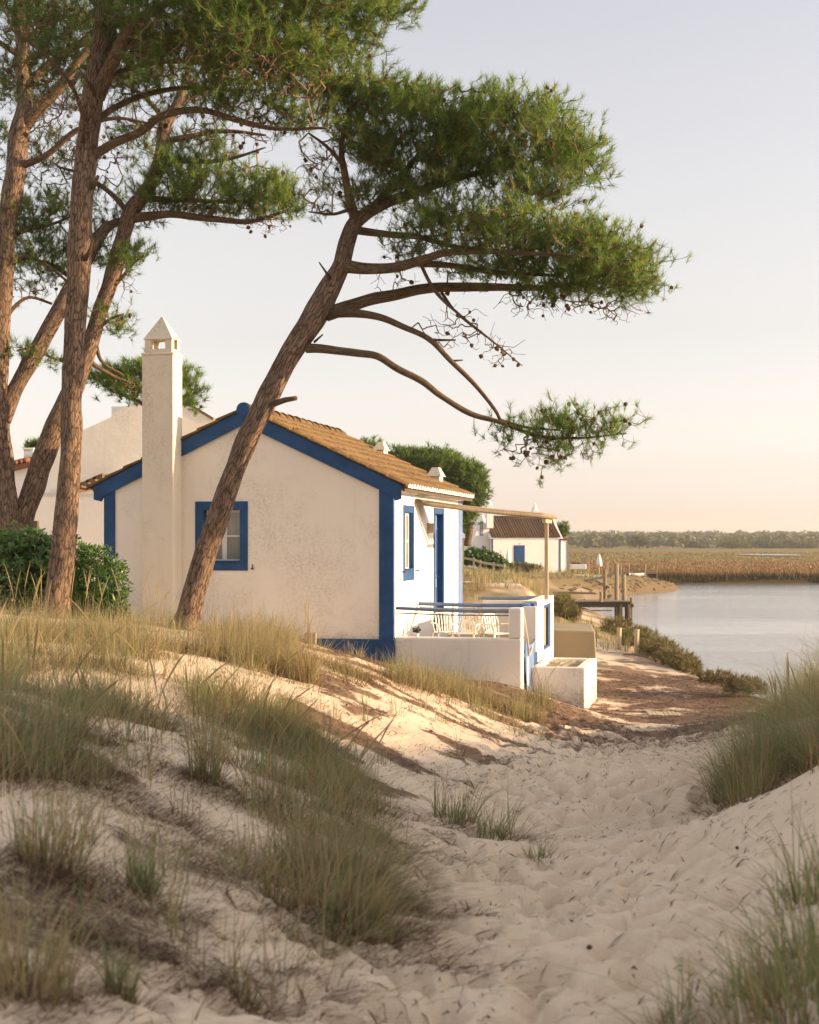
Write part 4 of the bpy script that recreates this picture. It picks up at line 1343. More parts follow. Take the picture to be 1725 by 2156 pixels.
# --- the leaning pine
ZA = 20.0
A_tr = [(380, 1352, 0, 84), (388, 1322, 0, 62), (399, 1285, 0, 51), (428, 1180, 0, 46), (462, 1080, 0, 45), (490, 1000, 0, 43), (522, 925, 0, 45), (550, 868, 0, 45), (590, 785, .1, 46), (632, 712, .1, 50), (668, 655, .15, 52),
        (700, 598, .2, 43), (720, 560, .2, 38), (734, 505, .25, 34), (752, 462, .3, 30), (800, 432, .4, 25), (880, 405, .5, 19), (980, 372, .6, 13), (1080, 350, .7, 8), (1180, 320, .8, 4)]
A_limbs = [
    [(750, 468, .3, 24), (735, 420, .1, 19), (725, 365, 0, 15), (722, 300, -.1, 11), (745, 225, -.2, 7), (790, 170, -.2, 3)],
    [(742, 480, .3, 20), (800, 490, .3, 15), (880, 500, .2, 12), (960, 520, .1, 9), (1040, 525, 0, 5)],
    [(722, 562, .2, 30), (770, 566, 0, 25), (840, 564, -.2, 22), (890, 550, -.3, 20), (940, 535, -.4, 15), (1040, 530, -.6, 11), (1140, 535, -.8, 8), (1260, 545, -1, 4)],
    [(880, 553, -.3, 15), (960, 562, -.1, 13), (1060, 575, .1, 10), (1180, 580, .3, 6)],
    [(690, 660, .2, 32), (740, 646, .3, 28), (820, 622, .5, 25), (900, 608, .6, 22), (1000, 604, .7, 19), (1100, 606, .8, 14), (1200, 600, .9, 9), (1320, 590, 1.0, 4)],
    [(696, 660, .15, 22), (750, 660, .05, 18), (800, 668, -.05, 15), (850, 690, -.1, 13), (905, 715, -.15, 12), (950, 760, -.2, 11), (1000, 810, -.2, 10), (1040, 860, -.25, 8), (1052, 882, -.28, 7)],
    [(645, 735, .1, 22), (700, 735, -.05, 18), (760, 742, -.15, 16), (800, 750, -.2, 15), (840, 778, -.25, 15), (890, 805, -.28, 14), (930, 835, -.3, 13), (990, 870, -.3, 12), (1050, 888, -.3, 10), (1130, 918, -.35, 8), (1220, 922, -.4, 5), (1320, 912, -.5, 2.5)],
    [(1052, 884, -.3, 8), (1110, 900, -.1, 6), (1180, 905, 0, 4)],
    [(884, 552, -.3, 8), (905, 596, -.2, 8), (930, 630, -.15, 7), (980, 672, -.2, 5), (1040, 720, -.2, 4), (1100, 770, -.2, 2)],
    [(930, 615, .6, 7), (960, 655, .5, 5), (1000, 690, .4, 4), (1060, 735, .4, 2)],
    [(760, 460, .4, 18), (840, 380, .8, 14), (900, 300, 1.0, 9), (960, 240, 1.1, 5)],
    [(725, 350, -.1, 10), (690, 310, -.3, 7), (650, 280, -.5, 4)],
    [(735, 440, .1, 8), (700, 450, -.1, 6), (650, 445, -.3, 3)],
]
A_blobs = [
    (800, 225, 100, 75, -.1, .8, 260, .55), (900, 250, 120, 65, .1, .9, 300, .5), (1020, 265, 120, 75, 0, 1.0, 360, .55), (1130, 285, 110, 70, -.1, .9, 300, .6), (1205, 345, 75, 70, 0, .8, 210, .62),
    (870, 330, 150, 70, .4, .9, 300, .42), (1010, 370, 150, 60, .2, 1.0, 280, .48), (780, 340, 90, 90, .5, .8, 190, .38), (1130, 395, 90, 45, -.1, .8, 150, .5), (830, 415, 120, 45, .3, .8, 130, .38),
    (970, 470, 120, 45, -.2, .8, 190, .55), (1080, 490, 120, 55, -.3, .9, 270, .6), (1190, 515, 110, 52, -.3, .9, 290, .62), (1290, 540, 85, 52, -.4, .8, 240, .66), (1340, 585, 48, 42, -.3, .6, 100, .66),
    (1100, 570, 150, 35, .2, .9, 200, .5), (1230, 600, 110, 38, .4, .8, 180, .55), (900, 520, 90, 30, .1, .7, 60, .4),
    (720, 190, 60, 40, -.2, .5, 50, .6), (700, 300, 80, 80, -.3, .5, 42, .35), (660, 420, 60, 50, -.3, .4, 18, .3),
    (1120, 905, 85, 32, -.3, .45, 46, .52), (1215, 900, 90, 36, -.4, .5, 70, .58), (1295, 905, 45, 32, -.45, .4, 42, .62), (1180, 950, 95, 32, -.35, .4, 40, .48), (1060, 935, 45, 32, -.35, .3, 12, .42),
]
A_bare = [(960, 690, 90, 60, .1, .4, 70), (1060, 740, 60, 40, .0, .3, 30), (1150, 640, 130, 35, .5, .6, 120), (820, 590, 70, 30, .2, .4, 24), (1290, 655, 70, 30, .4, .5, 50), (930, 455, 130, 40, .3, .7, 130), (660, 370, 60, 90, -.3, .4, 60), (1130, 955, 90, 35, -.3, .4, 46)]
A_stubs = [[(578, 850, -.1, 13), (600, 842, -.25, 11), (624, 838, -.35, 9)], [(697, 590, .1, 8), (686, 572, 0, 5), (672, 552, -.05, 3)], [(688, 672, .1, 7), (710, 655, -.05, 6), (735, 650, -.1, 4)], [(905, 716, -.15, 6), (960, 716, -.2, 4)], [(662, 720, .1, 6), (680, 704, 0, 3)], [(950, 760, -.2, 5), (975, 758, -.2, 3)]]
pine('leaning pine whose bare trunk slants across the cottage gable', ZA, [A_tr], A_limbs, A_blobs, 280, A_bare, A_stubs, dense=1.8, length=(.085, .15), K=24)

# --- the straight pine on the left
ZB = 19.6
B_tr = [(108, 1345, 0, 88), (113, 1310, 0, 64), (120, 1262, 0, 53), (134, 1142, 0, 49), (141, 1050, 0, 46), (147, 970, 0, 44), (154, 810, 0, 44), (162, 640, 0, 47), (170, 500, 0, 48), (176, 400, 0, 47), (184, 300, 0, 46), (193, 240, 0, 44), (210, 130, 0, 42), (219, 60, 0, 38), (224, -30, 0, 34), (230, -160, 0, 28), (250, -330, 0, 16)]
B_limbs = [
    [(203, 205, 0, 34), (235, 130, -.2, 30), (268, 78, -.4, 26), (300, 40, -.6, 22), (380, -10, -.8, 16), (500, -40, -1, 10), (640, -30, -1, 5)],
    [(196, 325, 0, 22), (235, 302, -.1, 19), (300, 276, -.2, 17), (345, 245, -.3, 15), (420, 232, -.4, 13), (500, 252, -.5, 12), (580, 270, -.6, 9), (690, 268, -.7, 5)],
    [(202, 258, 0, 17), (245, 225, .2, 14), (310, 200, .4, 12), (400, 186, .5, 9), (520, 195, .6, 5)],
    [(225, 115, 0, 15), (300, 90, -.5, 12), (420, 55, -.9, 9), (520, 90, -1.1, 5)],
    [(215, 60, 0, 16), (330, 30, .4, 12), (460, 60, .7, 10), (600, 110, .9, 6), (720, 120, 1, 3)],
    [(205, 170, .1, 14), (290, 140, .5, 11), (400, 130, .8, 9), (520, 150, 1.0, 6), (640, 190, 1.1, 3)],
    [(225, -20, 0, 18), (360, -60, .2, 14), (560, -50, .3, 9), (760, 0, .3, 4)],
    [(190, 290, 0, 12), (150, 180, -.4, 9), (90, 110, -.7, 6), (20, 60, -.9, 3)],
    [(220, 30, 0, 16), (150, -40, -.2, 12), (60, -60, -.4, 7)],
    [(165, 560, .0, 14), (195, 520, .15, 11), (215, 490, .3, 9)],
]
B_blobs = [
    (330, 20, 130, 60, -.4, 1.0, 260, .5), (450, 30, 140, 75, -.5, 1.1, 340, .55), (580, 30, 140, 80, -.4, 1.1, 380, .62), (700, 20, 120, 70, -.3, .9, 320, .66), (790, 10, 70, 50, -.2, .7, 130, .66),
    (390, 120, 120, 70, -.3, 1.0, 240, .55), (520, 130, 130, 75, -.3, 1.0, 300, .62), (640, 130, 110, 70, -.2, .9, 270, .66), (700, 170, 50, 42, -.2, .6, 80, .66), (760, 80, 50, 50, 0, .6, 80, .62),
    (590, 215, 100, 40, -.3, .8, 130, .6), (450, 205, 90, 38, -.2, .8, 90, .5), (300, 150, 80, 70, .6, .9, 120, .4), (640, 255, 55, 22, -.6, .5, 22, .5),
    (100, 60, 130, 80, -.2, .9, 170, .35), (60, 150, 90, 70, .6, .7, 90, .3), (230, 60, 80, 60, .9, .6, 90, .35), (850, 12, 28, 32, 0, .3, 22, .6),
    (420, -90, 260, 70, 0, 1.2, 350, .6), (650, -80, 160, 60, 0, 1.2, 240, .6), (180, -110, 200, 70, 0, 1.2, 240, .5),
]
B_bare = [(430, 270, 180, 40, -.3, .6, 70), (420, 100, 160, 80, -.9, .5, 130), (580, 150, 120, 70, -1.0, .4, 110), (250, 250, 60, 90, -.3, .4, 40), (120, 250, 100, 120, -.3, .5, 60)]
B_stubs = [[(160, 700, 0, 9), (150, 685, -.15, 5), (140, 678, -.2, 3)], [(180, 545, -.1, 12), (190, 525, -.25, 8), (197, 500, -.3, 5)], [(196, 395, -.1, 12), (207, 370, -.2, 7)], [(200, 195, -.15, 9), (180, 165, -.35, 5), (165, 155, -.4, 3)], [(172, 300, -.1, 9), (178, 262, -.25, 4)]]
pine('tall straight pine nearest the left edge, rising from the glossy bush', ZB, [B_tr], B_limbs, B_blobs, 250, B_bare, B_stubs, dense=1.65, length=(.085, .15), K=24)

# --- the twin-stemmed pine behind it
ZC = 24.5
C_tr = [(22, 1150, 0, 62), (14, 1060, 0, 46), (6, 980, 0, 42), (-2, 900, 0, 40), (-3, 800, 0, 38), (2, 680, 0, 38), (8, 570, 0, 40), (15, 480, 0, 42), (30, 370, 0, 42), (40, 290, 0, 40), (50, 220, 0, 33), (52, 150, 0, 30), (44, 60, 0, 28), (40, -60, 0, 22), (30, -200, 0, 14)]
D_tr = [(30, 1150, .1, 58), (45, 1100, .1, 46), (66, 1040, .15, 44), (96, 950, .2, 44), (130, 865, .3, 42), (168, 790, .4, 38), (198, 700, .5, 34), (216, 640, .5, 33), (240, 570, .5, 33), (262, 495, .5, 32), (280, 440, .5, 34), (318, 385, .5, 30), (342, 325, .5, 30), (350, 262, .5, 26), (372, 222, .5, 20), (395, 160, .5, 13), (410, 80, .5, 8), (425, 10, .5, 4)]
E_tr = [(5, 885, 0, 36), (40, 810, .1, 34), (85, 725, .2, 33), (130, 645, .3, 32), (165, 580, .4, 30), (192, 525, .5, 28), (222, 482, .6, 22), (260, 462, .7, 12), (300, 430, .8, 5)]
C_limbs = [
    [(52, 262, 0, 28), (95, 215, -.1, 25), (140, 170, -.2, 22), (180, 110, -.3, 18), (240, 60, -.4, 12), (330, 20, -.5, 6)],
    [(48, 190, 0, 25), (90, 150, .2, 20), (150, 105, .4, 18), (190, 80, .5, 14), (280, 40, .6, 7)],
    [(50, 350, 0, 16), (100, 325, -.2, 14), (165, 275, -.3, 12), (240, 250, -.4, 8), (320, 260, -.5, 4)],
    [(10, 560, 0, 12), (50, 540, .1, 9), (100, 560, .2, 7), (150, 600, .3, 4)],
    [(280, 458, .5, 22), (330, 455, .4, 18), (380, 452, .3, 16), (450, 462, .2, 14), (530, 466, .1, 10), (600, 445, 0, 5)],
    [(300, 420, .5, 15), (360, 420, .7, 12), (450, 425, .9, 9), (560, 420, 1, 4)],
    [(345, 300, .5, 15), (400, 285, .4, 12), (470, 275, .3, 9), (560, 285, .2, 5)],
    [(346, 330, .5, 14), (420, 340, .3, 11), (500, 330, .2, 7), (560, 310, .1, 3)],
    [(270, 450, .5, 14), (235, 410, .6, 11), (180, 370, .6, 8), (120, 350, .6, 4)],
    [(205, 690, .5, 10), (235, 670, .6, 7), (262, 660, .6, 3)],
    [(75, 742, .2, 9), (60, 735, .2, 7), (35, 738, .2, 3)], [(80, 735, .2, 8), (105, 752, .3, 5), (122, 756, .3, 3)],
    [(15, 500, 0, 14), (60, 480, .3, 11), (110, 470, .5, 7), (160, 450, .6, 3)],
    [(160, 590, .4, 12), (110, 560, .5, 9), (60, 545, .5, 6), (25, 560, .5, 3)],
    [(225, 620, .5, 10), (255, 585, .5, 8), (275, 560, .5, 5), (300, 540, .5, 3)],
    [(5, 690, 0, 12), (25, 650, .1, 9), (60, 625, .2, 7), (110, 640, .3, 5)],
    [(188, 760, .4, 12), (215, 778, .6, 9), (245, 795, .8, 7), (290, 810, 1.0, 3)], [(200, 715, .5, 10), (215, 760, .8, 7), (260, 790, 1.1, 5)],
    [(48, 120, 0, 14), (-20, 80, -.3, 9), (-60, 60, -.5, 5)], [(46, 90, 0, 12), (110, 40, -.6, 9), (170, 30, -.9, 5)],
    [(352, 262, .5, 12), (300, 200, .7, 9), (230, 160, .8, 6), (160, 140, .9, 3)], [(372, 222, .5, 10), (450, 190, .8, 8), (560, 190, 1.0, 4)],
]
C_blobs = [
    (360, 375, 70, 55, .5, .8, 150, .5), (440, 395, 85, 55, .4, .8, 220, .55), (530, 405, 80, 42, .3, .7, 190, .6), (605, 415, 42, 34, .1, .5, 80, .62), (420, 330, 80, 28, .5, .6, 80, .48), (330, 430, 60, 35, .7, .6, 80, .42), (500, 440, 90, 20, .5, .5, 60, .5),
    (85, 445, 75, 42, .6, .8, 170, .4), (60, 500, 70, 35, .6, .7, 110, .42), (110, 535, 60, 30, .5, .6, 80, .42), (75, 570, 70, 32, .5, .6, 100, .5), (260, 545, 55, 24, .5, .5, 60, .55), (290, 520, 28, 20, .5, .4, 26, .6), (205, 520, 50, 30, .9, .5, 60, .4), (230, 440, 50, 60, 1.0, .5, 60, .35),
    (240, 690, 30, 20, .6, .3, 30, .55), (45, 740, 26, 16, .2, .3, 22, .5), (105, 755, 22, 10, .3, .25, 16, .55), (225, 655, 22, 18, .5, .3, 14, .5),
    (100, 60, 150, 90, .3, .9, 260, .3), (230, 100, 120, 80, .8, .9, 230, .3), (60, 190, 90, 70, .8, .7, 130, .3), (180, 200, 100, 70, .9, .7, 150, .3), (330, 180, 90, 60, .9, .7, 110, .4), (300, 290, 90, 50, .9, .7, 80, .4), (120, 320, 100, 50, .7, .6, 80, .35), (430, 180, 90, 50, 1.2, .6, 80, .5), (20, 320, 40, 70, .7, .5, 50, .3), (420, 290, 80, 30, .6, .5, 40, .45),
    (100, -60, 250, 70, .3, 1.2, 260, .5), (400, -20, 150, 60, 1.2, .8, 100, .45),
]
C_bare = [(560, 470, 70, 22, .2, .5, 70), (450, 445, 100, 22, .4, .5, 60), (130, 270, 120, 90, .2, .5, 90), (90, 610, 70, 40, .3, .4, 40), (250, 600, 60, 40, .5, .4, 30), (480, 300, 110, 30, .3, .5, 60), (230, 330, 80, 60, .6, .4, 50), (270, 820, 40, 18, .9, .3, 20)]
pine('twin stemmed pine forking low behind the glossy bush', ZC, [C_tr, D_tr, E_tr], C_limbs, C_blobs, 170, C_bare, (), dense=1.8, K=22, length=(.09, .16), width=.0075)

# --- a small pine behind the big chimney
ZG = 31.0
G_tr = [(345, 1180, 0, 22), (342, 1000, 0, 20), (338, 900, 0, 17), (330, 850, 0, 14), (318, 810, 0, 10), (310, 785, 0, 6)]
G_limbs = [[(336, 880, 0, 10), (290, 845, .2, 8), (240, 825, .3, 5), (205, 800, .3, 3)], [(338, 880, 0, 10), (375, 845, .1, 7), (405, 820, .2, 4)]]
G_blobs = [(250, 805, 52, 28, .3, .6, 150, .5), (300, 790, 60, 30, .2, .7, 190, .55), (285, 825, 62, 22, 0, .6, 120, .45), (380, 815, 40, 38, .1, .6, 150, .52), (345, 800, 50, 36, .3, .6, 120, .5), (385, 850, 32, 18, 0, .4, 50, .45)]
pine('small pine showing on both sides of the tall chimney', ZG, [G_tr], G_limbs, G_blobs, 14, (), (), K=26, length=(.11, .2), width=.010)

# ------------------------------------------------------------------ round-headed stone pines and distant trees
def leafy_tree(name, label, Z, base_xy, trunk_top, blobs, tw, mat, leaf, cat='tree', group=None, K=14, limbs=True, trunk_name='trunk', up=.5):
    bp = P(base_xy[0], base_xy[1], Z)
    root = thing(name, label, cat, tuple(bp), 0, group)
    s = Z / FPX
    tp = P(trunk_top[0], trunk_top[1], Z)
    w = tw * s / 2
    path = spline([(*bp, w * 1.2), (*(bp * .5 + tp * .5 + (w * 1.5, 0, 0)), w), (*tp, w * .6)], n=6)
    tube(MB(), path[:, :3] - bp, path[:, 3], 10, .1, True, True, 3).build(trunk_name, M['limb'], root, smooth=True)
    mb = MB()
    bm_ = MB(); nbr = 0
    for (bx, by, rx, ry, dz, rd, cnt, tint) in blobs:
        c = P(bx, by, Z + dz)
        u = unit(rng.normal(size=(cnt, 3))) * (rng.random((cnt, 1)) ** .22)
        u = u[(u[:, 2] > -.75)]
        pos = c + u * np.array([rx * s, rd, ry * s]) + rng.normal(size=u.shape) * leaf * .35
        d = unit(u * .8 + np.array([0, 0, up]) + rng.normal(size=u.shape) * .3)
        needle_tufts(mb, pos - bp, d, K, (leaf * .6, leaf), leaf * .13, leaf * .6, np.clip(rng.normal(tint, .15, len(u)) + .12 * u[:, 2], 0, 1), (.3, 1.2))
        if limbs:
            lp = spline([(*tp, w * .5), (*(tp * .5 + c * .5 - (0, 0, .1 * np.linalg.norm(tp - c))), w * .4), (*c, w * .15)], n=5)
            tube(MB(), lp[:, :3] - bp, lp[:, 3], 6, .1, True, True, nbr).build('branch', M['limb'], root, smooth=True); nbr += 1
    mb.build('crown', mat, root, kind='stuff')
    return root
leafy_tree('stone_pine', 'dense round headed stone pine behind the cottage roof', 85, (984, 1150), (972, 1060),
    [(780, 948, 38, 20, 0, .7, 200, .5), (850, 968, 60, 26, 0, 1.2, 420, .55), (915, 975, 60, 30, 0, 1.4, 520, .58), (975, 1000, 50, 34, 0, 1.3, 450, .55), (1000, 1035, 30, 34, 0, 1.0, 260, .5), (940, 1010, 70, 40, .3, 1.4, 420, .4), (978, 1070, 34, 36, 0, 1, 230, .45), (870, 1000, 80, 36, .3, 1.2, 260, .4), (966, 1108, 22, 24, 0, .6, 110, .4)], 14, M['needles_far'], .40, group='pines beyond the cottage')
leafy_tree('stone_pine', 'small round pine peeping past the right end of the far tiled roof', 128, (1185, 1150), (1184, 1125),
    [(1184, 1112, 12, 10, 0, .4, 90, .5), (1178, 1118, 14, 9, 0, .4, 70, .45)], 6, M['needles_far'], .40, group='pines beyond the cottage')
leafy_tree('stone_pine', 'pale green treetop above the far left rooftops', 60, (90, 1080), (80, 960),
    [(75, 940, 14, 12, 0, .4, 90, .55), (88, 950, 16, 10, 0, .4, 70, .5)], 6, M['needles_far'], .30, group='pines beyond the cottage')

# ------------------------------------------------------------------ white houses behind the cottage on the left
def house_frame(name, label, cat, x, y, Z, rz=0.0):
    p = P(x, y, Z)
    return thing(name, label, cat, (p[0], p[1], 0), rz), Z / FPX, p
def zq(y, Z):
    return CZ - (y - HY) / FPX * Z
def xq(x, Z):
    return (x - CX) / FPX * Z

Z1 = 34.0
h1, s1_, p1 = house_frame('white_house', 'plain white gabled house behind the tall chimney with a block chimney', 'house', 335, 1100, Z1, 0)
X = lambda x, Z=Z1: xq(x, Z) - p1[0]
m = MB()
prism(m, [(X(106), -.5), (X(560), -.5), (X(560), zq(930, Z1)), (X(449), zq(886, Z1)), (X(335), zq(816, Z1)), (X(237.5), zq(872, Z1)), (X(237), zq(877, Z1)), (X(171), zq(907, Z1)), (X(106), zq(936, Z1))], 0, 7.5, 'xz')
m.build('wall', M['wall'], h1)
m = MB(); hexa(m, [(X(449), -.02, zq(885.5, Z1)), (X(449), 7.6, zq(885.5, Z1)), (X(335), 7.6, zq(815.5, Z1)), (X(335), -.02, zq(815.5, Z1))], [(X(449), -.02, zq(879, Z1)), (X(449), 7.6, zq(879, Z1)), (X(335), 7.6, zq(809, Z1)), (X(335), -.02, zq(809, Z1))])
m.build('roof', M['tile'], h1)
m = MB(); box(m, X(212), X(262), 1.2, 2.4, zq(950, Z1), zq(845, Z1)); m.build('block_chimney', M['wall'], h1, bevel=.03)
m = MB(); box(m, X(90), X(330), -1.2, -.001, -.5, zq(1040, Z1 - 1.2)); box(m, X(89), X(331), -1.22, .0, zq(1040, Z1 - 1.2) + .001, zq(1036.5, Z1 - 1.2)); m.build('annexe', M['wall_clean'], h1)
for i in range(5):
    t = MB(); a = X(165 + i * 14); b = X(184 + i * 14)
    za, zb = zq(1034 - i * 6.2, Z1), zq(1028 - i * 6.5, Z1)
    prism(t, [(a, za - .05), (b, zb - .09), (b, zb), (a, za)], -1.3, -.05, 'xz'); t.build('roof_tile', M['tile_far'], h1)

Z2 = 44.0
h2, s2_, p2 = house_frame('white_house', 'white house at the left edge with red eave tiles and a pot chimney', 'house', 60, 1100, Z2, 0)
X2 = lambda x: xq(x, Z2) - p2[0]
m = MB(); box(m, X2(24), X2(120), 0, 6, -.5, zq(986, Z2)); prism(m, [(X2(56), zq(986, Z2) + .001), (X2(120), zq(986, Z2) + .001), (X2(120), zq(940, Z2)), (X2(90), zq(952, Z2)), (X2(64), zq(966, Z2))], .1, 5.8, 'xz'); box(m, X2(-30), X2(22), .8, 5, -.5, zq(1000, Z2))
m.build('wall', M['white'], h2)
for i in range(4):
    tube(MB(), [(X2(27 + i * 10), -.25, zq(977 - i * 2.4, Z2)), (X2(27 + i * 10), 2.5, zq(962 - i * 2.4, Z2))], .075, 8).build('eave_tile', M['tile_red'], h2, smooth=True)
m = MB(); prism(m, [(X2(24), zq(984, Z2)), (X2(66), zq(974, Z2)), (X2(70), zq(982, Z2)), (X2(30), zq(992, Z2))], -.26, -.001, 'xz'); m.build('eave', M['tile_red'], h2)
m = MB(); box(m, X2(39), X2(59), .6, 1.0, zq(985, Z2), zq(944, Z2)); box(m, X2(37), X2(61), .55, 1.05, zq(944, Z2) + .001, zq(940, Z2)); m.build('pot_chimney', M['white'], h2)
# rail fence behind the bush
fp = P(73, 1125, 23.2); f = thing('rail_fence', 'dark wooden rail fence with one stout post behind the glossy bush', 'fence', tuple(fp))
box(MB(), -.055, .055, -.055, .055, -.7, .20).build('post', M['wood_dark'], f, bevel=.008)
beam(MB(), (-.9, .06, .03), (-.057, .0, .06), .03, .05).build('rail', M['wood_dark'], f)
box(MB(), -.95, -.85, .0, .1, -.7, .2).build('post', M['wood_dark'], f, bevel=.008)

# ------------------------------------------------------------------ the far cottage by the water
Z3 = 118.0
fh, s3_, p3 = house_frame('far_cottage', 'small white cottage with brown tiled roof and blue door by the water', 'cottage', 1110, 1140, Z3, R(11))
def L3(x, y=None, dep=0.0):
    return (x - 1110) * (Z3 / FPX)
def zz(y): return zq(y, Z3)
gz = zz(1215)
m = MB(); box(m, L3(1033), L3(1184), 0, .25, gz - .6, zz(1131)); fwall = m.build('front_wall', M['white'], fh)
m = MB(); box(m, L3(1033), L3(1033) + .25, .2501, 5.4, gz - .6, zz(1131)); box(m, L3(1184) - .25, L3(1184), .2501, 5.4, gz - .6, zz(1131)); box(m, L3(1033) + .2501, L3(1184) - .2501, 5.15, 5.4, gz - .6, zz(1131))
m.build('side_wall', M['white'], fh)
rid, eav = zz(1088), zz(1130)
for xa, xb in ((1029, 1034.5), (1183, 1188)):
    m = MB(); prism(m, [(-.12, eav - .15), (5.5, eav - .15), (2.7, rid + .18), (2.3, rid + .05), (1.2, eav + (rid - eav) * .42)], L3(xa), L3(xb), 'yz'); m.build('gable_parapet', M['white'], fh)
ncol = 27
rise = math.atan2(rid - eav, 2.7)
m = MB(); prism(m, [(-.1, eav - .06), (2.7, rid - .08), (5.45, eav - .06), (5.45, eav), (2.7, rid - .02), (-.1, eav)], L3(1035), L3(1182.5), 'yz'); m.build('roof', M['tile_far'], fh)
row_m = tube(MB(), [(0, 0, 0), (0, 2.95 * math.cos(rise) + .05, 2.95 * math.sin(rise))], .062, 8).mesh('tile_row', True); row_m.materials.append(M['tile_far'])
for i in range(ncol):
    o = bpy.data.objects.new('tile_row', row_m); COL.objects.link(o); o.parent = fh
    o.location = (L3(1036.5) + i * (L3(1181) - L3(1036.5)) / (ncol - 1), -.17, eav + random.uniform(-.01, .02) - .02); o.rotation_euler = (0, 0, random.uniform(-.01, .01))
m = MB(); box(m, L3(1035.5), L3(1182), -.06, -.001, eav - .16, eav - .07); m.build('cornice', M['white'], fh)
tube(MB(), [(L3(1036), 2.7, rid + .02), (L3(1182), 2.7, rid + .02)], .10, 8).build('ridge', M['tile_far'], fh, smooth=True)
dr = MB(); box(dr, L3(1081.5), L3(1105), -.03, -.001, gz - .2, zz(1148)); do = dr.build('door', M['blue'], fh)
dl = MB(); box(dl, L3(1084), L3(1102.5), -.045, -.031, gz - .2, zz(1150.5)); dl.build('door_leaf', M['blue'], do)
m = MB(); box(m, L3(1091), L3(1096), -.02, -.001, zz(1146), zz(1144.3)); m.build('number_plate', M['railgrey'], fh)
for x in (1033.2, 1180.6):
    m = MB(); box(m, L3(x), L3(x + 3.2), -.025, -.001, gz - .2, zz(1133)); m.build('corner_band', M['blue'], fh)
# taller gabled wing on the left with chimneys
m = MB(); prism(m, [(L3(997), gz - .5), (L3(1032.5), gz - .5), (L3(1032.5), zz(1112)), (L3(1026), zz(1102)), (L3(1014), zz(1098)), (L3(1006), zz(1112)), (L3(1002), zz(1128)), (L3(997), zz(1142))], .6, 4.6, 'xz'); wg = m.build('wing', M['white'], fh)
wdw = MB(); box(wdw, L3(1012.5), L3(1019), .57, .599, zz(1128), zz(1098)); wo = wdw.build('window', M['blue_light'], wg)
m = MB(); box(m, L3(1013.6), L3(1017.8), .555, .569, zz(1125), zz(1100)); m.build('pane', M['glass'], wo)
m = MB(); box(m, L3(1012), L3(1020), .5, .599, zz(1130), zz(1128.1)); m.build('sill', M['white'], wo)
m = MB(); box(m, L3(1017), L3(1020.5), .57, .599, zz(1160), zz(1149)); m.build('window', M['dark'], wg)
def chim(x0, x1, yt, yb, cone_y, dep, nm):
    m = MB(); box(m, L3(x0), L3(x1), dep, dep + .5, zz(yb), zz(yt)); c = m.build(nm, M['white'], fh)
    m = MB(); box(m, L3(x0) - .03, L3(x1) + .03, dep - .03, dep + .53, zz(yt) + .001, zz(yt) + .06)
    lathe(m, [(.30 * (x1 - x0) / 14, zz(yt) + .061), (.27 * (x1 - x0) / 14, zz(yt) + .25 * (zz(cone_y) - zz(yt))), (.12, zz(yt) + .7 * (zz(cone_y) - zz(yt))), (.02, zz(cone_y))], 10, ((L3(x0) + L3(x1)) / 2, dep + .25, 0)); m.build('chimney_cap', M['white'], c)
chim(1025, 1039, 1066, 1112, 1052, .25, 'chimney')
chim(1146, 1157, 1074, 1092, 1057, 2.9, 'chimney')
m = MB(); box(m, L3(1157), L3(1176), 2.2, 3.2, zz(1120), zz(1094)); m.build('parapet_block', M['white'], fh)
m = MB(); box(m, L3(1188.2), L3(1202), .5, 3.5, gz - .6, zz(1137)); wb = m.build('side_annexe', M['white'], fh)
m = MB(); prism(m, [(L3(1184.5), zz(1133)), (L3(1207), zz(1138)), (L3(1207), zz(1135.5)), (L3(1184.5), zz(1128))], .3, 3.7, 'xz'); m.build('annexe_roof', M['tile_red'], wb)
m = MB(); box(m, L3(1201), L3(1203), .47, .52, gz - .2, zz(1140)); m.build('corner_band', M['blue_light'], wb)
m = MB(); prism(m, [(L3(1043), gz), (L3(1062), gz), (L3(1060), zz(1160)), (L3(1052), zz(1156)), (L3(1043), zz(1158))], -1.5, -1.25, 'xz'); m.build('garden_wall', M['white'], fh)
# small yellow-posted porch seen past the corner of the cottage
yp = P(973, 1185, 48); y_ = thing('porch', 'small white porch with yellow wooden posts beyond the cottage corner', 'porch', tuple(yp))
s = 48 / FPX
m = MB(); prism(m, [(-14 * s, 52 * s), (7 * s, 52 * s), (6 * s, 60 * s), (-6 * s, 72 * s), (-14 * s, 76 * s)], 0, 1.6, 'xz'); m.build('roof', M['wall_clean'], y_)
for x in (-4, 3): box(MB(), (x - 1.6) * s, (x + 1.6) * s, .1, .2, -.6, 52 * s - .001).build('post', M['yellow'], y_)
m = MB(); box(m, -14 * s, -6 * s, .3, 1.4, -.6, 51.9 * s); m.build('wall', M['yellow'], y_)

# fence on the slope between the cottages
fpts = [(1000, 1192, 72), (1040, 1203, 70), (1064, 1206, 69)]
c0 = P(1000, 1190, 72); fo = thing('rail_fence', 'wooden post and rail fence on the grassy slope before the far cottage', 'fence', tuple(c0))
tops = [(975, 1172, 73), (998, 1176, 72), (1012, 1181, 71.5), (1040, 1186, 70), (1063, 1189, 69)]
heads = [P(*t) for t in tops]
for i, hd in enumerate(heads):
    g = float(ground(hd[0], hd[1]))
    beam(MB(), np.array((hd[0], hd[1], min(g, hd[2] - .5) - .3)) - c0, hd - c0 + (0, 0, .05), .09).build('post', M['wood_pale'], fo)
for a, b in zip(heads[:-1], heads[1:]):
    for dz in (-.06, -.48):
        beam(MB(), a - c0 + (0, -.07, dz), b - c0 + (0, -.07, dz), .05, .09).build('rail', M['wood_pale'], fo)

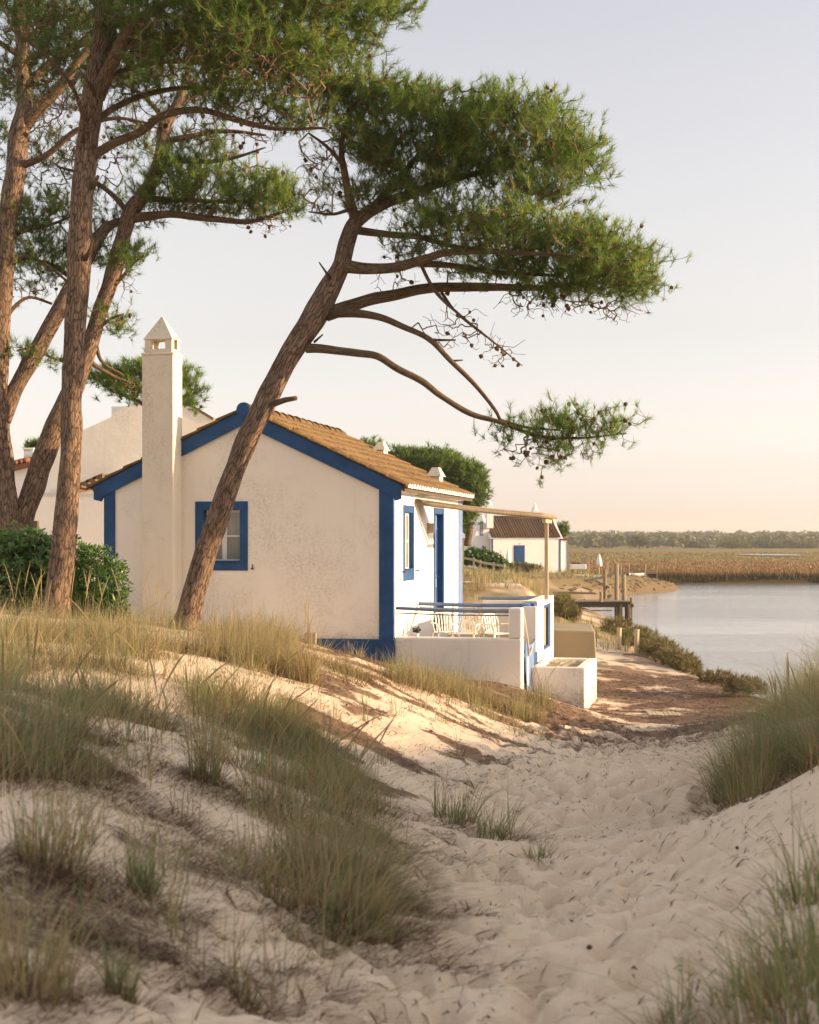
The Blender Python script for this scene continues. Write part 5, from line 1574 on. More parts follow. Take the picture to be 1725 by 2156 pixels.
def parasol(x, yt, yb, Z, label):
    b = P(x, yb, Z); hgt = (yb - yt) / FPX * Z
    t = thing('folded_parasol', label, 'parasol', tuple(b), 0, 'folded white parasols')
    lathe(MB(), [(.05, .15 * hgt), (.20, .18 * hgt), (.19, .45 * hgt), (.13, .72 * hgt), (.05, .92 * hgt), (.01, hgt)], 12).build('canopy', M['white'], t, smooth=True)
    lathe(MB(), [(.03, -.5), (.03, .16 * hgt)], 8).build('pole', M['wood_pale'], t)
    lathe(MB(), [(.02, hgt), (.02, hgt + .08)], 6).build('finial', M['wood_pale'], t)
parasol(1070, 1156, 1198, 112, 'folded white parasol leaning near the far cottage wall')
parasol(1262, 1166, 1198, 106, 'folded white parasol standing on the sandy point by the jetty')

# deck furniture on the point
for (x, y0, y1, w, Z) in ((1228, 1174, 1196, 10, 110), (1240, 1176, 1196, 4, 108), (1280, 1182, 1200, 6, 104)):
    p_ = P(x, y1, Z); s = Z / FPX
    m = MB(); box(m, -w * s / 2, w * s / 2, -.05, .05, -.5, (y1 - y0) * s); o = m.build('timber_post', M['wood_pale'] if w < 9 else M['concrete'], loc=tuple(p_))
    tag(o, {10: 'broad grey board standing beside the far cottage', 4: 'thin pale post standing beside the broad grey board', 6: 'pale post just right of the parasol on the sandy point'}[w], 'post')
p_ = P(1218, 1193, 110); m = MB(); s = 110 / FPX
for yy in (0, 7): beam(m, (-14 * s, 0, yy * s), (12 * s, 0, (yy - 1) * s), .07, .10)
for xx in (-12, 8): box(m, xx * s - .05, xx * s + .05, -.04, .04, -.6, 9 * s)
o = m.build('rail_fence', M['wood_dark'], loc=tuple(p_)); tag(o, 'low dark rail fence at the right side of the far cottage', 'fence')
m = MB(); box(m, -.5, .6, -.2, .2, 0, .35); o = m.build('stone_bench', M['white'], loc=tuple(P(1216, 1199, 108)), bevel=.04); tag(o, 'low white bench against the far cottage side', 'bench')

# ------------------------------------------------------------------ jetties
def jetty(label, Z, deck, deck_z_y, posts, planks_n, dw, extra=(), mat='wood'):
    c = P(deck[0], deck_z_y, Z)
    j = thing('jetty', label, 'jetty', tuple(c))
    s = Z / FPX
    L = (deck[1] - deck[0]) * s
    for i in range(planks_n):
        x = L * i / planks_n
        box(MB(), x + .008, x + L / planks_n - .008, 0, dw, -.045 + random.uniform(0, .012), 0).build('plank', M[mat], j)
    for y in (.05, dw - .13): box(MB(), -.05, L + .02, y, y + .09, -.24, -.0465).build('bearer', M['wood_dark'], j)
    for (x, yt, yb, w, dy) in posts:
        px = (x - deck[0]) * s * (Z + dy) / Z; 
        zt = zq(yt, Z + dy) - c[2]; zb = zq(yb, Z + dy) - c[2]
        lean = random.uniform(-.02, .02)
        tube(MB(), [(px + lean, dy, zb), (px, dy, zt)], w * s / 2, 8, .06).build('pile', M['wood_dark'] if yb > deck_z_y + 15 and yt > deck_z_y - 8 else M['wood'], j)
    for a, b, w in extra:
        A = np.array([(a[0] - deck[0]) * s, a[2], zq(a[1], Z) - c[2]]); B = np.array([(b[0] - deck[0]) * s, b[2], zq(b[1], Z) - c[2]])
        beam(MB(), A, B, w, w * .8).build('brace', M['wood'], j)
    return j
jetty('near jetty of grey planks standing on dark piles over the creek', 62, (1168, 1334), 1266,
      [(1305, 1187, 1318, 9, 1.3), (1282, 1202, 1262, 8, 1.6), (1318, 1209, 1264, 9, .9), (1266, 1246, 1268, 7, -.06), (1330, 1258, 1272, 7, -.08), (1306, 1272, 1312, 12, .1), (1323, 1272, 1318, 13, .12), (1332, 1270, 1322, 8, .7)], 34, 1.5,
      [((1170, 1250, 1.4), (1262, 1252, 1.4), .10), ((1205, 1290, 1.6), (1300, 1289, 1.6), .05), ((1296, 1240, 1.5), (1268, 1225, 2.0), .12)])
jetty('far jetty with railing reaching from the rocky point toward the marsh', 104, (1300, 1386), 1207,
      [(1307, 1188, 1222, 4, 0), (1328, 1186, 1222, 4, .9), (1358, 1188, 1228, 5, -.05), (1384, 1189, 1230, 4, .3), (1382, 1207, 1229, 5, -.02)], 16, 1.2,
      [((1300, 1194, 1.1), (1360, 1193, 1.1), .08), ((1322, 1200, 0), (1386, 1204, 0), .10), ((1358, 1208, 0), (1376, 1226, 0), .12)])
# broken ramp lying on the point
p_ = P(1262, 1228, 90); br = thing('broken_ramp', 'collapsed plank ramp lying on the muddy bank behind the near jetty', 'ramp', tuple(p_))
for i in range(4):
    beam(MB(), (-.9, .25 * i, .05), (.75, .25 * i, .42 + .03 * i), .2, .05).build('plank', M['wood'], br)
for x in (-.5, .3): beam(MB(), (x, -.1, .02), (x + .9, .9, -.9), .09).build('brace', M['wood_dark'], br)
# rowing boat pulled up beside the far jetty
bt = MB(); nu, nv = 11, 7; V = []
for i in range(nu):
    u = i / (nu - 1); wv = .48 * math.sin(math.pi * (.12 + .82 * u)) ** .7
    for j in range(nv):
        a = math.pi * (j / (nv - 1))
        V.append((-1.1 + 2.2 * u, wv * math.cos(a), .42 - .40 * math.sin(a) * (.75 + .25 * math.sin(math.pi * u)) + .12 * abs(u - .4)))
bt.add(V, [(i * nv + j, i * nv + j + 1, (i + 1) * nv + j + 1, (i + 1) * nv + j) for i in range(nu - 1) for j in range(nv - 1)])
bp_ = P(1341, 1213, 101); bp_[2] = float(ground(bp_[0], bp_[1])) + .02; bo = thing('rowing_boat', 'small white rowing boat pulled up beside the far jetty', 'boat', tuple(bp_), R(20)); bo.scale = (.45, .45, .45)
o = bt.build('hull', M['white'], bo, smooth=True); o.modifiers.new('thickness', 'SOLIDIFY').thickness = .04
box(MB(), -.1, .1, -.40, .40, .30, .33).build('thwart', M['wood'], bo)
# short stakes on the bank
for i, (x, yt, yb, Z, lab) in enumerate(((1303, 1322, 1342, 36, 'short pale stake leaning at the sandy edge of the creek bank'), (1340, 1325, 1350, 35, 'thicker short stake beside the dark bank shrubs'))):
    p_ = P(x, yb, Z); g = float(ground(p_[0], p_[1])); top = zq(yt, Z)
    m = MB(); tube(m, [(.0, 0, -.3), (.02, 0, max(.25, top - g))], .055, 7, .1)
    o = m.build('stake', M['wood_pale'], loc=(p_[0], p_[1], g)); tag(o, lab, 'stake')
p_ = P(1352, 1352, 34.5); m = MB(); beam(m, (-.4, 0, .04), (.55, .1, .06), .08)
o = m.build('driftwood', M['wood'], loc=(p_[0], p_[1], float(ground(p_[0], p_[1])))); tag(o, 'flat driftwood board lying beside the stakes on the bank', 'driftwood')
# rocks along the point
M['mud_stone'] = plaster('mud_stone', (0.20, 0.145, 0.085), (0.07, 0.05, 0.03), 0.8)
rk = MB()
for i in range(170):
    t = rng.random(); a = np.array([(9.0, 83), (13.2, 91.2), (17.2, 102)]); seg = 0 if t < .4 else 1
    u = t / .4 if t < .4 else (t - .4) / .6
    c = a[seg] * (1 - u) + a[seg + 1] * u + np.array([-.7, .9]) * rng.random() * 1.6 + rng.normal(size=2) * .15
    z = float(ground(c[0], c[1])); r = rng.uniform(.06, .17)
    v = unit(rng.normal(size=(14, 3))); 
    bmx = bmesh.new()
    for q_ in v: bmx.verts.new(q_ * r * np.array([1.3, 1, .6]))
    bmesh.ops.convex_hull(bmx, input=bmx.verts)
    bmx.verts.index_update()
    V = np.array([w_.co[:] for w_ in bmx.verts]) + (c[0], c[1], z); F = [tuple(w_.index for w_ in f_.verts) for f_ in bmx.faces]; bmx.free()
    rk.add(V, F)
o = rk.build('rocks', M['mud_stone'], kind='stuff'); tag(o, 'brown stones strewn along the point at the water', 'rocks')

# ------------------------------------------------------------------ far houses, hills and woods
for i, (x, y, w, h, Z, lab) in enumerate(((1402, 1156.5, 26, 5, 600, 'long pale house with a red roof at the edge of the far marsh'), (1357, 1135, 10, 4, 880, 'white house on the wooded hill left of the long red roofed one'), (1463, 1156, 9, 3, 640, 'tiny white house at the foot of the far wood'), (1541, 1142, 7, 7, 800, 'narrow white house high among the far trees'), (1612, 1146, 6, 5, 800, 'tiny pale house among trees right of the narrow white one'), (1718, 1141, 9, 5, 820, 'pale house among far trees at the right edge'))):
    b = P(x, y, Z); s = Z / FPX
    ho = thing('far_house', lab, 'house', tuple(b), 0, 'distant houses across the marsh')
    m = MB(); box(m, -w / 2 * s, w / 2 * s, 0, 6, -3, h * .62 * s); m.build('wall', M['white'], ho)
    m = MB(); prism(m, [(-.4, h * .62 * s + .01), (6.4, h * .62 * s + .01), (3, h * s + .2)], -w / 2 * s - .3, w / 2 * s + .3, 'yz'); m.build('roof', M['tile_red'] if i in (0, 1) else M['white'], ho)

fw_ = MB()
def crown_pts(c, rx, rz, n, leaf, tint):
    u = unit(rng.normal(size=(n, 3))); u[:, 2] = np.abs(u[:, 2]) * 1.0 - .25
    pos = c + u * np.array([rx, rx, rz]) * rng.uniform(.7, 1.05, (n, 1))
    e1 = unit(np.cross(u, rng.normal(size=(n, 3)))); e2 = np.cross(u, e1)
    s = leaf * rng.uniform(.5, 1.2, (n, 1))
    V = np.stack([pos - e1 * s, pos + e1 * s, pos + e2 * s + u * s * .6], 1).reshape(-1, 3)
    fw_.add(V, np.arange(n * 3).reshape(-1, 3), tint=np.clip(np.repeat(rng.normal(tint, .15, n) + .15 * u[:, 2], 3), 0, 1))
for i in range(1500):
    Yd = 620 + 900 * rng.random() ** 1.3
    Xd = rng.uniform(-.12, .62) * Yd
    z = float(land(np.array([[Xd]]), np.array([[Yd]]))[0, 0])
    r = rng.uniform(2.5, 8); hgt = rng.uniform(2, 6.5)
    crown_pts(np.array([Xd, Yd, z + hgt * .45]), r, hgt * .6, 56, 1.2, rng.uniform(.15, .65))
o = fw_.build('far_woodland', M['farwood'], kind='stuff'); tag(o, 'grey green pine woods on the low hills beyond the marsh', 'woodland')
for i, (x, y, rx, Z, lab) in enumerate(((1200, 1140, 24, 560, 'umbrella pine standing alone left of the red roofed far house'), (1545, 1147, 40, 600, 'broad dark clump of umbrella pines before the narrow white house'), (1625, 1149, 30, 620, 'flat topped pine near the far pond'), (1690, 1150, 34, 610, 'dark pines at the right end of the far wood'), (1470, 1150, 34, 640, 'dark low trees above the tiny white house'))):
    if i == 0: x = 1345
    s = Z / FPX
    leafy_tree('umbrella_pine', lab, Z, (x, 1159), (x, y + 5), [(x - rx * .4, y + 2, rx * .6, 7, 0, rx * s * .6, 130, .35), (x + rx * .4, y + 1, rx * .6, 7, 0, rx * s * .6, 130, .4), (x, y - 3, rx * .6, 6, 0, rx * s * .6, 130, .45)], 4, M['farwood'], 1.6, group='lone pines at the edge of the marsh', K=5, limbs=False)

# ------------------------------------------------------------------ leafy shrubs
def whorl_leaves(mb, pos, dirs, K, L, W, tint, spread=(.7, 1.35)):
    """whorls of blunt leaves round shoot tips"""
    n = len(pos); p = np.repeat(pos, K, 0); d = np.repeat(dirs, K, 0); N = n * K
    perp = unit(np.cross(d, unit(rng.normal(size=(N, 3))))); a = rng.uniform(*spread, N)[:, None]
    ld = unit(d * np.cos(a) + perp * np.sin(a)); s = unit(np.cross(ld, d + .01)); nn = np.cross(s, ld)
    l = L * rng.uniform(.6, 1.15, N)[:, None]; w = W * rng.uniform(.8, 1.15, N)[:, None]
    a0 = p + ld * l * .08
    V = np.stack([a0, p + ld * l * .55 + s * w - nn * l * .05, p + ld * l * 1.0 + s * w * .35 - nn * l * .12, p + ld * l * 1.0 - s * w * .35 - nn * l * .12, p + ld * l * .55 - s * w - nn * l * .05], 1).reshape(-1, 3)
    b = np.arange(N)[:, None] * 5
    t = np.clip(np.repeat(np.repeat(tint, K) + rng.normal(0, .12, N), 5), 0, 1)
    mb.add(V, np.concatenate([b, b + 1, b + 2, b + 3, b + 4], 1), tint=t)

def shrub(name, label, Z, blobs, base, mat, K, L, W, n_stems=9, group=None, needle=False):
    bp = P(base[0], base[1], Z); bp[2] = min(bp[2], float(ground(bp[0], bp[1])))
    root = thing(name, label, 'shrub', tuple(bp), 0, group)
    mb = MB(); s = Z / FPX; tips = []
    for (x, y, rx, ry, dz, rd, cnt, tint) in blobs:
        c = P(x, y, Z + dz)
        u = unit(rng.normal(size=(cnt, 3))) * (rng.random((cnt, 1)) ** .25)
        u = u[u[:, 2] > -.8]
        pos = c + u * np.array([rx * s, rd, ry * s]) * (1 + .22 * (vnoise(u[:, 0] * 3 + x, u[:, 2] * 3, 3, u[:, 1] * 3)[:, None] - .5) * 2)
        g = ground(pos[:, 0], pos[:, 1]); ok = pos[:, 2] > g + .02
        pos, u = pos[ok], u[ok]
        d = unit(u * .8 + np.array([0, 0, .6]) + rng.normal(size=u.shape) * .35)
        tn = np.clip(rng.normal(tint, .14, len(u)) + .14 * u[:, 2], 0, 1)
        if needle: needle_tufts(mb, pos - bp, d, K, (L * .5, L), W, L * .8, tn, (.2, 1.0))
        else: whorl_leaves(mb, pos - bp, d, K, L, W, tn)
        tips.append(pos[rng.choice(len(pos), min(len(pos), 40), replace=False)])
    mb.build('foliage', mat, root, kind='stuff')
    tp = np.concatenate(tips)
    st = MB()
    N, par, load, m, _ = grow(np.array([bp + (k * .25 * s * 60, 0, .05) for k in (-1, 0, 1)]), tp, sag=-.05)
    twig_mesh(st, N - bp, par, load, m, .004, .02); st.build('stems', M['twig'], root, kind='stuff')
    return root
shrub('bush', 'dark glossy leaved bush at the left edge around the pine trunk', 20.6,
      [(40, 1205, 95, 92, 0, .55, 760, .55), (125, 1210, 85, 85, .1, .6, 640, .55), (200, 1225, 66, 74, .1, .5, 460, .57), (60, 1150, 70, 34, .2, .4, 240, .62), (20, 1165, 60, 36, .2, .4, 200, .6), (90, 1160, 60, 30, .3, .4, 180, .6), (230, 1285, 42, 40, 0, .4, 160, .42), (70, 1290, 110, 50, -.1, .5, 380, .4), (170, 1300, 70, 40, -.1, .4, 220, .4)],
      (110, 1340), M['leaf'], 8, .085, .014)
shrub('hedge', 'low dark hedge on the slope left of the far cottage', 84, [(1000, 1172, 30, 14, 0, 1.0, 260, .4), (1030, 1180, 30, 14, 0, 1.0, 240, .4), (1050, 1190, 18, 9, 0, .8, 110, .45)], (1010, 1196), M['leaf'], 8, .26, .06)
shrub('bush', 'rounded green bush before the blue door of the far cottage', 104, [(1095, 1196, 34, 9, 0, .9, 240, .6), (1120, 1198, 22, 8, 0, .8, 140, .6)], (1095, 1206), M['scrub'], 9, .24, .05)
shrub('bank_shrub', 'olive saltbush row along the near creek bank', 33,
      [(1300, 1318, 40, 24, 7, 1.4, 240, .5), (1345, 1340, 45, 26, 4, 1.4, 320, .5), (1385, 1365, 45, 26, 2, 1.2, 340, .5), (1425, 1390, 45, 24, 0, 1.0, 320, .48), (1450, 1408, 28, 18, -1, .8, 160, .42)], (1400, 1410), M['scrub'], 16, .16, .012, group='bank shrubs', needle=True)
shrub('bank_shrub', 'dark clump of saltbush at the end of the sandy bank nearest the water', 26.8,
      [(1505, 1425, 40, 14, 0, .5, 130, .3), (1560, 1440, 40, 20, 0, .5, 200, .35), (1590, 1445, 24, 18, 0, .4, 110, .3)], (1560, 1460), M['scrub'], 14, .13, .010, group='bank shrubs', needle=True)
shrub('bank_shrub', 'rusty green creek plants behind the concrete platform', 44,
      [(1185, 1275, 26, 28, 0, .9, 220, .6), (1205, 1290, 20, 18, 0, .8, 120, .5)], (1190, 1300), M['scrub'], 16, .22, .016, group='bank shrubs', needle=True)

# ------------------------------------------------------------------ marram grass
def blades(mb, base, H, lean, bend, width, tint, segs=4, wind=(.18, .0)):
    """tapering curved blades; lean is the horizontal direction each one bows to"""
    n = len(base); t = np.linspace(0, 1, segs + 1)[None, :, None]
    ang = np.arctan2(lean[:, 1], lean[:, 0])
    side = np.stack([-np.sin(ang), np.cos(ang), np.zeros(n)], 1)
    tw = rng.uniform(-1.2, 1.2, n)
    side = side * np.cos(tw)[:, None] + np.stack([np.cos(ang), np.sin(ang), np.zeros(n)], 1) * np.sin(tw)[:, None]
    d3 = np.concatenate([lean, np.zeros((n, 1))], 1)[:, None]
    Hh = H[:, None, None]; b = bend[:, None, None]
    up = Hh * (t - .28 * b * t ** 2.2)
    c = base[:, None] + d3 * Hh * (.25 * t + .75 * t ** 2) * (.35 + .65 * b) + up * np.array([0, 0, 1.0])
    w = (width[:, None, None] * (1 - t ** 1.6) * .5 + .0004)
    Lf, Rt = c - side[:, None] * w, c + side[:, None] * w
    V = np.stack([Lf, Rt], 2).reshape(n, -1, 3)
    k = 2 * (segs + 1)
    b0 = np.arange(n)[:, None] * k
    Q = np.concatenate([np.concatenate([b0 + 2 * i, b0 + 2 * i + 1, b0 + 2 * i + 3, b0 + 2 * i + 2], 1) for i in range(segs)])
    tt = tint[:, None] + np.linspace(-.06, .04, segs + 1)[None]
    mb.add(V.reshape(-1, 3), Q, tint=np.clip(np.repeat(tt, 2, axis=1).ravel(), 0, 1))

def tussock(mb, c, n, H, spread, green, lean=(0, 0), splay=.55, width=.0045, origin=(0, 0, 0), skirt=0):
    r = spread * np.sqrt(rng.random(n)); a = rng.random(n) * 6.283
    off = np.stack([np.cos(a) * r, np.sin(a) * r], 1)
    xy = np.asarray(c)[:2] + off
    z = ground(xy[:, 0], xy[:, 1]) - .01
    base = np.concatenate([xy, z[:, None]], 1) - np.asarray(origin)
    h = H * rng.uniform(.30, 1.15, n)
    l = off / spread * splay * rng.uniform(.3, 1.2, n)[:, None] + rng.normal(size=(n, 2)) * .30 + np.asarray(lean) * rng.uniform(.5, 1.3, n)[:, None]
    bend = np.clip(np.linalg.norm(l, axis=1) * .9 + rng.normal(size=n) * .15, .05, 1.2)
    dry = rng.random(n)
    tint = np.where(dry < green, rng.normal(.84, .12, n), rng.normal(.33, .14, n))
    dead = rng.random(n) < .20
    tint = np.where(dead, rng.normal(.08, .07, n), tint)
    h = np.where(dead, h * .55, h)
    l = np.where(dead[:, None], l * 1.9, l)
    long_ = rng.random(n) < .16
    h = np.where(long_ & ~dead, h * 1.35, h); bend = np.where(long_, bend * 1.4, bend)
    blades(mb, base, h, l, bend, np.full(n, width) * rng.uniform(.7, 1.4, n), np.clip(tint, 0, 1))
    if skirt:                                            # last year's leaves, brown and flattened round the foot
        a = rng.random(skirt) * 6.283; rr = spread * 1.5 * np.sqrt(rng.random(skirt))
        x2, y2 = c[0] + np.cos(a) * rr + lean[0] * .25, c[1] + np.sin(a) * rr + lean[1] * .25
        b2 = np.stack([x2, y2, ground(x2, y2)], 1) - np.asarray(origin)
        l2 = np.stack([np.cos(a), np.sin(a)], 1) * rng.uniform(.6, 2.2, skirt)[:, None] + np.asarray(lean) * 2
        blades(mb, b2, rng.uniform(.03, .13, skirt), l2, np.full(skirt, 1.0), np.full(skirt, .0036), np.clip(rng.normal(.05, .07, skirt), 0, 1), 3)

def seed_heads(mb, c, n, H, spread, lean=(0, 0), origin=(0, 0, 0)):
    for i in range(n):
        a = rng.random() * 6.28; r = spread * math.sqrt(rng.random())
        x, y = c[0] + r * math.cos(a), c[1] + r * math.sin(a); z = float(ground(x, y))
        h = H * rng.uniform(.85, 1.2); d = np.array([rng.normal() * .12 + lean[0], rng.normal() * .12 + lean[1]])
        p = np.array([[x + d[0] * h * t * t, y + d[1] * h * t * t, z + h * t * (1 - .08 * t)] for t in np.linspace(0, 1, 7)]) - np.asarray(origin)
        tb = tube(MB(), p, np.array([.0022, .002, .002, .0018, .0045, .0050, .0008]), 4, cap=False)
        mb.add(np.concatenate(tb.V), np.concatenate(tb.F[4]), tint=.42 + .05 * rng.normal())

GRASS = MB()
def world_scatter(n, xr, yr, dens):
    X = rng.uniform(*xr, n); Y = rng.uniform(*yr, n)
    k = rng.random(n) < dens(X, Y)
    return X[k], Y[k]
def scr(X, Y):
    return proj(np.stack([X, Y, ground(X, Y)], -1))
# broad sweeps of grass, outlined by where their roots stand
SWEEPS = [
    # outline, tussocks tried, x range, y range, height, green share, lean, blades
    ([(-200, 1325), (60, 1332), (330, 1345), (380, 1370), (330, 1420), (120, 1440), (-200, 1450)], 900, (-6.5, -1.5), (12, 22), .40, .36, (.05, -.1), 80, 170),
    ([(-200, 1400), (150, 1405), (390, 1420), (470, 1470), (450, 1580), (400, 1650), (250, 1620), (100, 1650), (-200, 1680)], 2200, (-4.5, -.8), (7, 15), .38, .58, (.18, -.14), 66, 135),
    ([(400, 1440), (560, 1470), (660, 1560), (750, 1640), (820, 1730), (800, 1840), (690, 1830), (600, 1740), (500, 1660), (400, 1600)], 2400, (-1.9, .2), (6.5, 14), .34, .58, (.26, -.22), 66, 135),
    ([(600, 1800), (720, 1810), (800, 1900), (770, 1990), (700, 1980), (640, 1890)], 420, (-.8, 0), (6, 9.5), .36, .30, (.45, -.35), 90, 55),
    ([(400, 1345), (470, 1335), (560, 1345), (640, 1365), (680, 1385), (690, 1425), (600, 1440), (470, 1420), (400, 1400)], 1100, (-3, .2), (14.5, 23.2), .40, .22, (.1, -.1), 80, 120),
    ([(660, 1390), (740, 1388), (830, 1425), (830, 1450), (700, 1430)], 900, (-1.4, .2), (16, 23.3), .22, .25, (.1, -.1), 45, 46),
    ([(820, 1425), (960, 1450), (1090, 1462), (1180, 1490), (1130, 1540), (1000, 1520), (880, 1490)], 700, (-.4, 2.4), (15, 23.0), .34, .38, (.05, -.1), 60, 150),
    ([(1500, 1690), (1560, 1610), (1640, 1540), (1760, 1470), (1900, 1430), (2100, 1500), (2000, 1600), (1760, 1600), (1650, 1640), (1590, 1690)], 6000, (1.8, 6.5), (9.5, 22), .56, .66, (-.28, -.10), 90, 330),
]
for poly, n, xr, yr, H, gr, ln, nb, cap in SWEEPS:
    thr = .30 if xr[1] > 5 else .47
    X, Y = world_scatter(n * 2, xr, yr, lambda X, Y: np.clip(5 * (fbm(X * 1.9, Y * 1.9, 91, 3) - thr), 0, 1))
    sx, sy = scr(X, Y); ok = inpoly(sx, sy, poly)
    X, Y = X[ok], Y[ok]
    for x, y in zip(X[:cap], Y[:cap]):
        tussock(GRASS, (x, y), int(nb * rng.uniform(.4, 1.1)), H * rng.uniform(.55, 1.25), .15, gr * rng.uniform(.1, 1.5), np.array(ln) + rng.normal(size=2) * .18, splay=1.0, width=.0036, skirt=34)
# thin scattered tufts everywhere on the dunes, in view or not
X, Y = world_scatter(4200, (-6.5, 8), (3.4, 24), lambda X, Y: sstep(.7, 2.0, np.abs(X - path_x(Y))) * np.clip(1.5 * (fbm(X * .9, Y * .9, 95, 3) - .38), 0, 1) * np.where(X > path_x(Y), .5, 1))
for x, y in zip(X, Y):
    tussock(GRASS, (x, y), int(rng.uniform(5, 20)), rng.uniform(.14, .42), .08, .42, (.15 * np.sign(path_x(y) - x), -.1))
# straggling plants between the mats on the left slope
X, Y = world_scatter(1500, (-3.2, .3), (4.2, 12), lambda X, Y: np.clip(1.8 * (fbm(X * 1.6, Y * 1.6, 98, 3) - .42), 0, 1))
sx, sy = scr(X, Y); ok = inpoly(sx, sy, [(-150, 1600), (400, 1600), (800, 1850), (900, 2000), (700, 2160), (-150, 2170)])
for x, y in zip(X[ok][:170], Y[ok][:170]):
    tussock(GRASS, (x, y), int(rng.uniform(8, 30)), rng.uniform(.14, .34), .09, .35, np.array((.3, -.25)) + rng.normal(size=2) * .25, splay=1.1, width=.003)
# off the frame on the right dune, so that it goes on as it begins
X, Y = world_scatter(420, (5, 14), (3, 21), lambda X, Y: np.clip(1.6 * (fbm(X * .8, Y * .8, 96, 3) - .3), 0, 1))
for x, y in zip(X, Y):
    tussock(GRASS, (x, y), 40, rng.uniform(.4, .7), .2, .6, (-.2, -.1), width=.008)
# around the far cottage and the creek
X, Y = world_scatter(2600, (-1, 16), (34, 112), lambda X, Y: sstep(.8, 2.2, water_sd(X, Y)) * np.clip(1.9 * (fbm(X * .35, Y * .25, 97, 4) - .33), 0, 1))
for x, y in zip(X, Y):
    tussock(GRASS, (x, y), 26, rng.uniform(.3, .6), .35, .38, (.05, 0), width=.012 + .00016 * y)
for (px_, py_, n_, H_) in ((190, 1335, 5, .8), (60, 1335, 7, .75), (265, 1340, 5, .8), (20, 1340, 4, .8), (560, 1385, 4, .55), (350, 1345, 4, .6), (1700, 1520, 7, .60), (1660, 1540, 4, .5)):
    c = hit(px_, py_); seed_heads(GRASS, c, n_, H_, .35, (.1, -.05) if px_ < 900 else (-.1, 0))
for i in range(95):
    px_, py_ = rng.uniform(-60, 760), 0
    py_ = np.interp(px_, [0, 400, 760], [1480, 1500, 1720]) + rng.normal() * 70
    c = hit(px_, py_); seed_heads(GRASS, c, 1, rng.uniform(.32, .62), .08, rng.normal(size=2) * .25 + (.15, -.05))
go = GRASS.build('dune_grass', M['grass'], kind='stuff')
tag(go, 'green and straw marram grass sweeping over the sandy dunes', 'grass')

# single tussocks that stand apart
SOLO = [
    (648, 1438, 210, .62, .11, .08, (.0, -.1), 'tall golden sunlit tussock on the dune before the blue plinth'),
    (452, 1385, 260, .42, .22, .2, (.05, -.1), 'low golden tussock just right of the leaning trunk'),
    (432, 1642, 170, .48, .10, .45, (.05, -.15), 'upright straw and green tussock in the middle of the dune'),
    (301, 1880, 130, .24, .06, .8, (.12, -.05), 'small bright green tuft alone on the pale sand'),
    (251, 2090, 100, .20, .05, .8, (.08, 0), 'small green tuft low in the bottom left sand'),
    (603, 1895, 160, .24, .12, .25, (.3, -.3), 'drooping brown tussock on the dune slope below the grass band'),
    (754, 1975, 320, .34, .16, .35, (.42, -.5), 'thick drooping tussock at the foot of the grass band'),
    (90, 1600, 220, .44, .14, .45, (.05, -.1), 'straw tussock at the left end of the dense dune grass'),
    (100, 1815, 170, .34, .14, .3, (.2, -.15), 'brown based tussock on the left sand'),
    (517, 2112, 60, .17, .05, .6, (.2, 0), 'sparse little tuft on the bottom sand'),
    (50, 2090, 240, .26, .16, .2, (.15, -.1), 'dark brown tussock in the bottom left corner'),
    (958, 1730, 230, .36, .16, .72, (.2, -.2), 'green tussock on the slope left of the sandy path'),
    (1049, 1762, 200, .28, .16, .7, (.4, -.3), 'green tussock trailing down toward the path'),
    (1134, 1808, 60, .14, .07, .9, (.2, -.1), 'little green plant at the edge of the path'),
    (1135, 1490, 300, .50, .18, .5, (.1, -.1), 'full tussock at the corner of the terrace beside the planter'),
    (1020, 1505, 160, .22, .2, .6, (.05, -.1), 'grey green low tuft below the terrace wall'),
    (1545, 1672, 320, .42, .2, .7, (-.35, -.25), 'leading tussock at the lower end of the right dune grass'),
    (1710, 2030, 220, .36, .17, .7, (-.35, .0), 'blurred tall tussock at the right edge low on the dune'),
    (1660, 2150, 280, .32, .2, .6, (-.4, .05), 'blurred tussock filling the bottom right corner'),
    (1590, 2100, 150, .24, .15, .6, (-.3, .0), 'blurred thin tuft beside the bottom right corner tussock'),
    (1725, 1890, 150, .36, .15, .75, (-.25, .0), 'tall thin tussock on the right edge above the blurred ones'),
    (1420, 2160, 70, .22, .08, .6, (-.1, .0), 'sparse tuft at the bottom right of the path'),
]
for px_, py_, n_, H_, sp_, gr_, ln_, lab in SOLO:
    c = hit(px_, py_)
    m = MB(); tussock(m, c, n_, H_, sp_, gr_, ln_, origin=c, skirt=n_ // 3)
    if H_ > .45: seed_heads(m, c, 4, H_ * 1.25, sp_, ln_, origin=c)
    o = m.build('grass_tussock', M['grass'], loc=tuple(c)); tag(o, lab, 'grass tussock', 'tussocks standing apart')

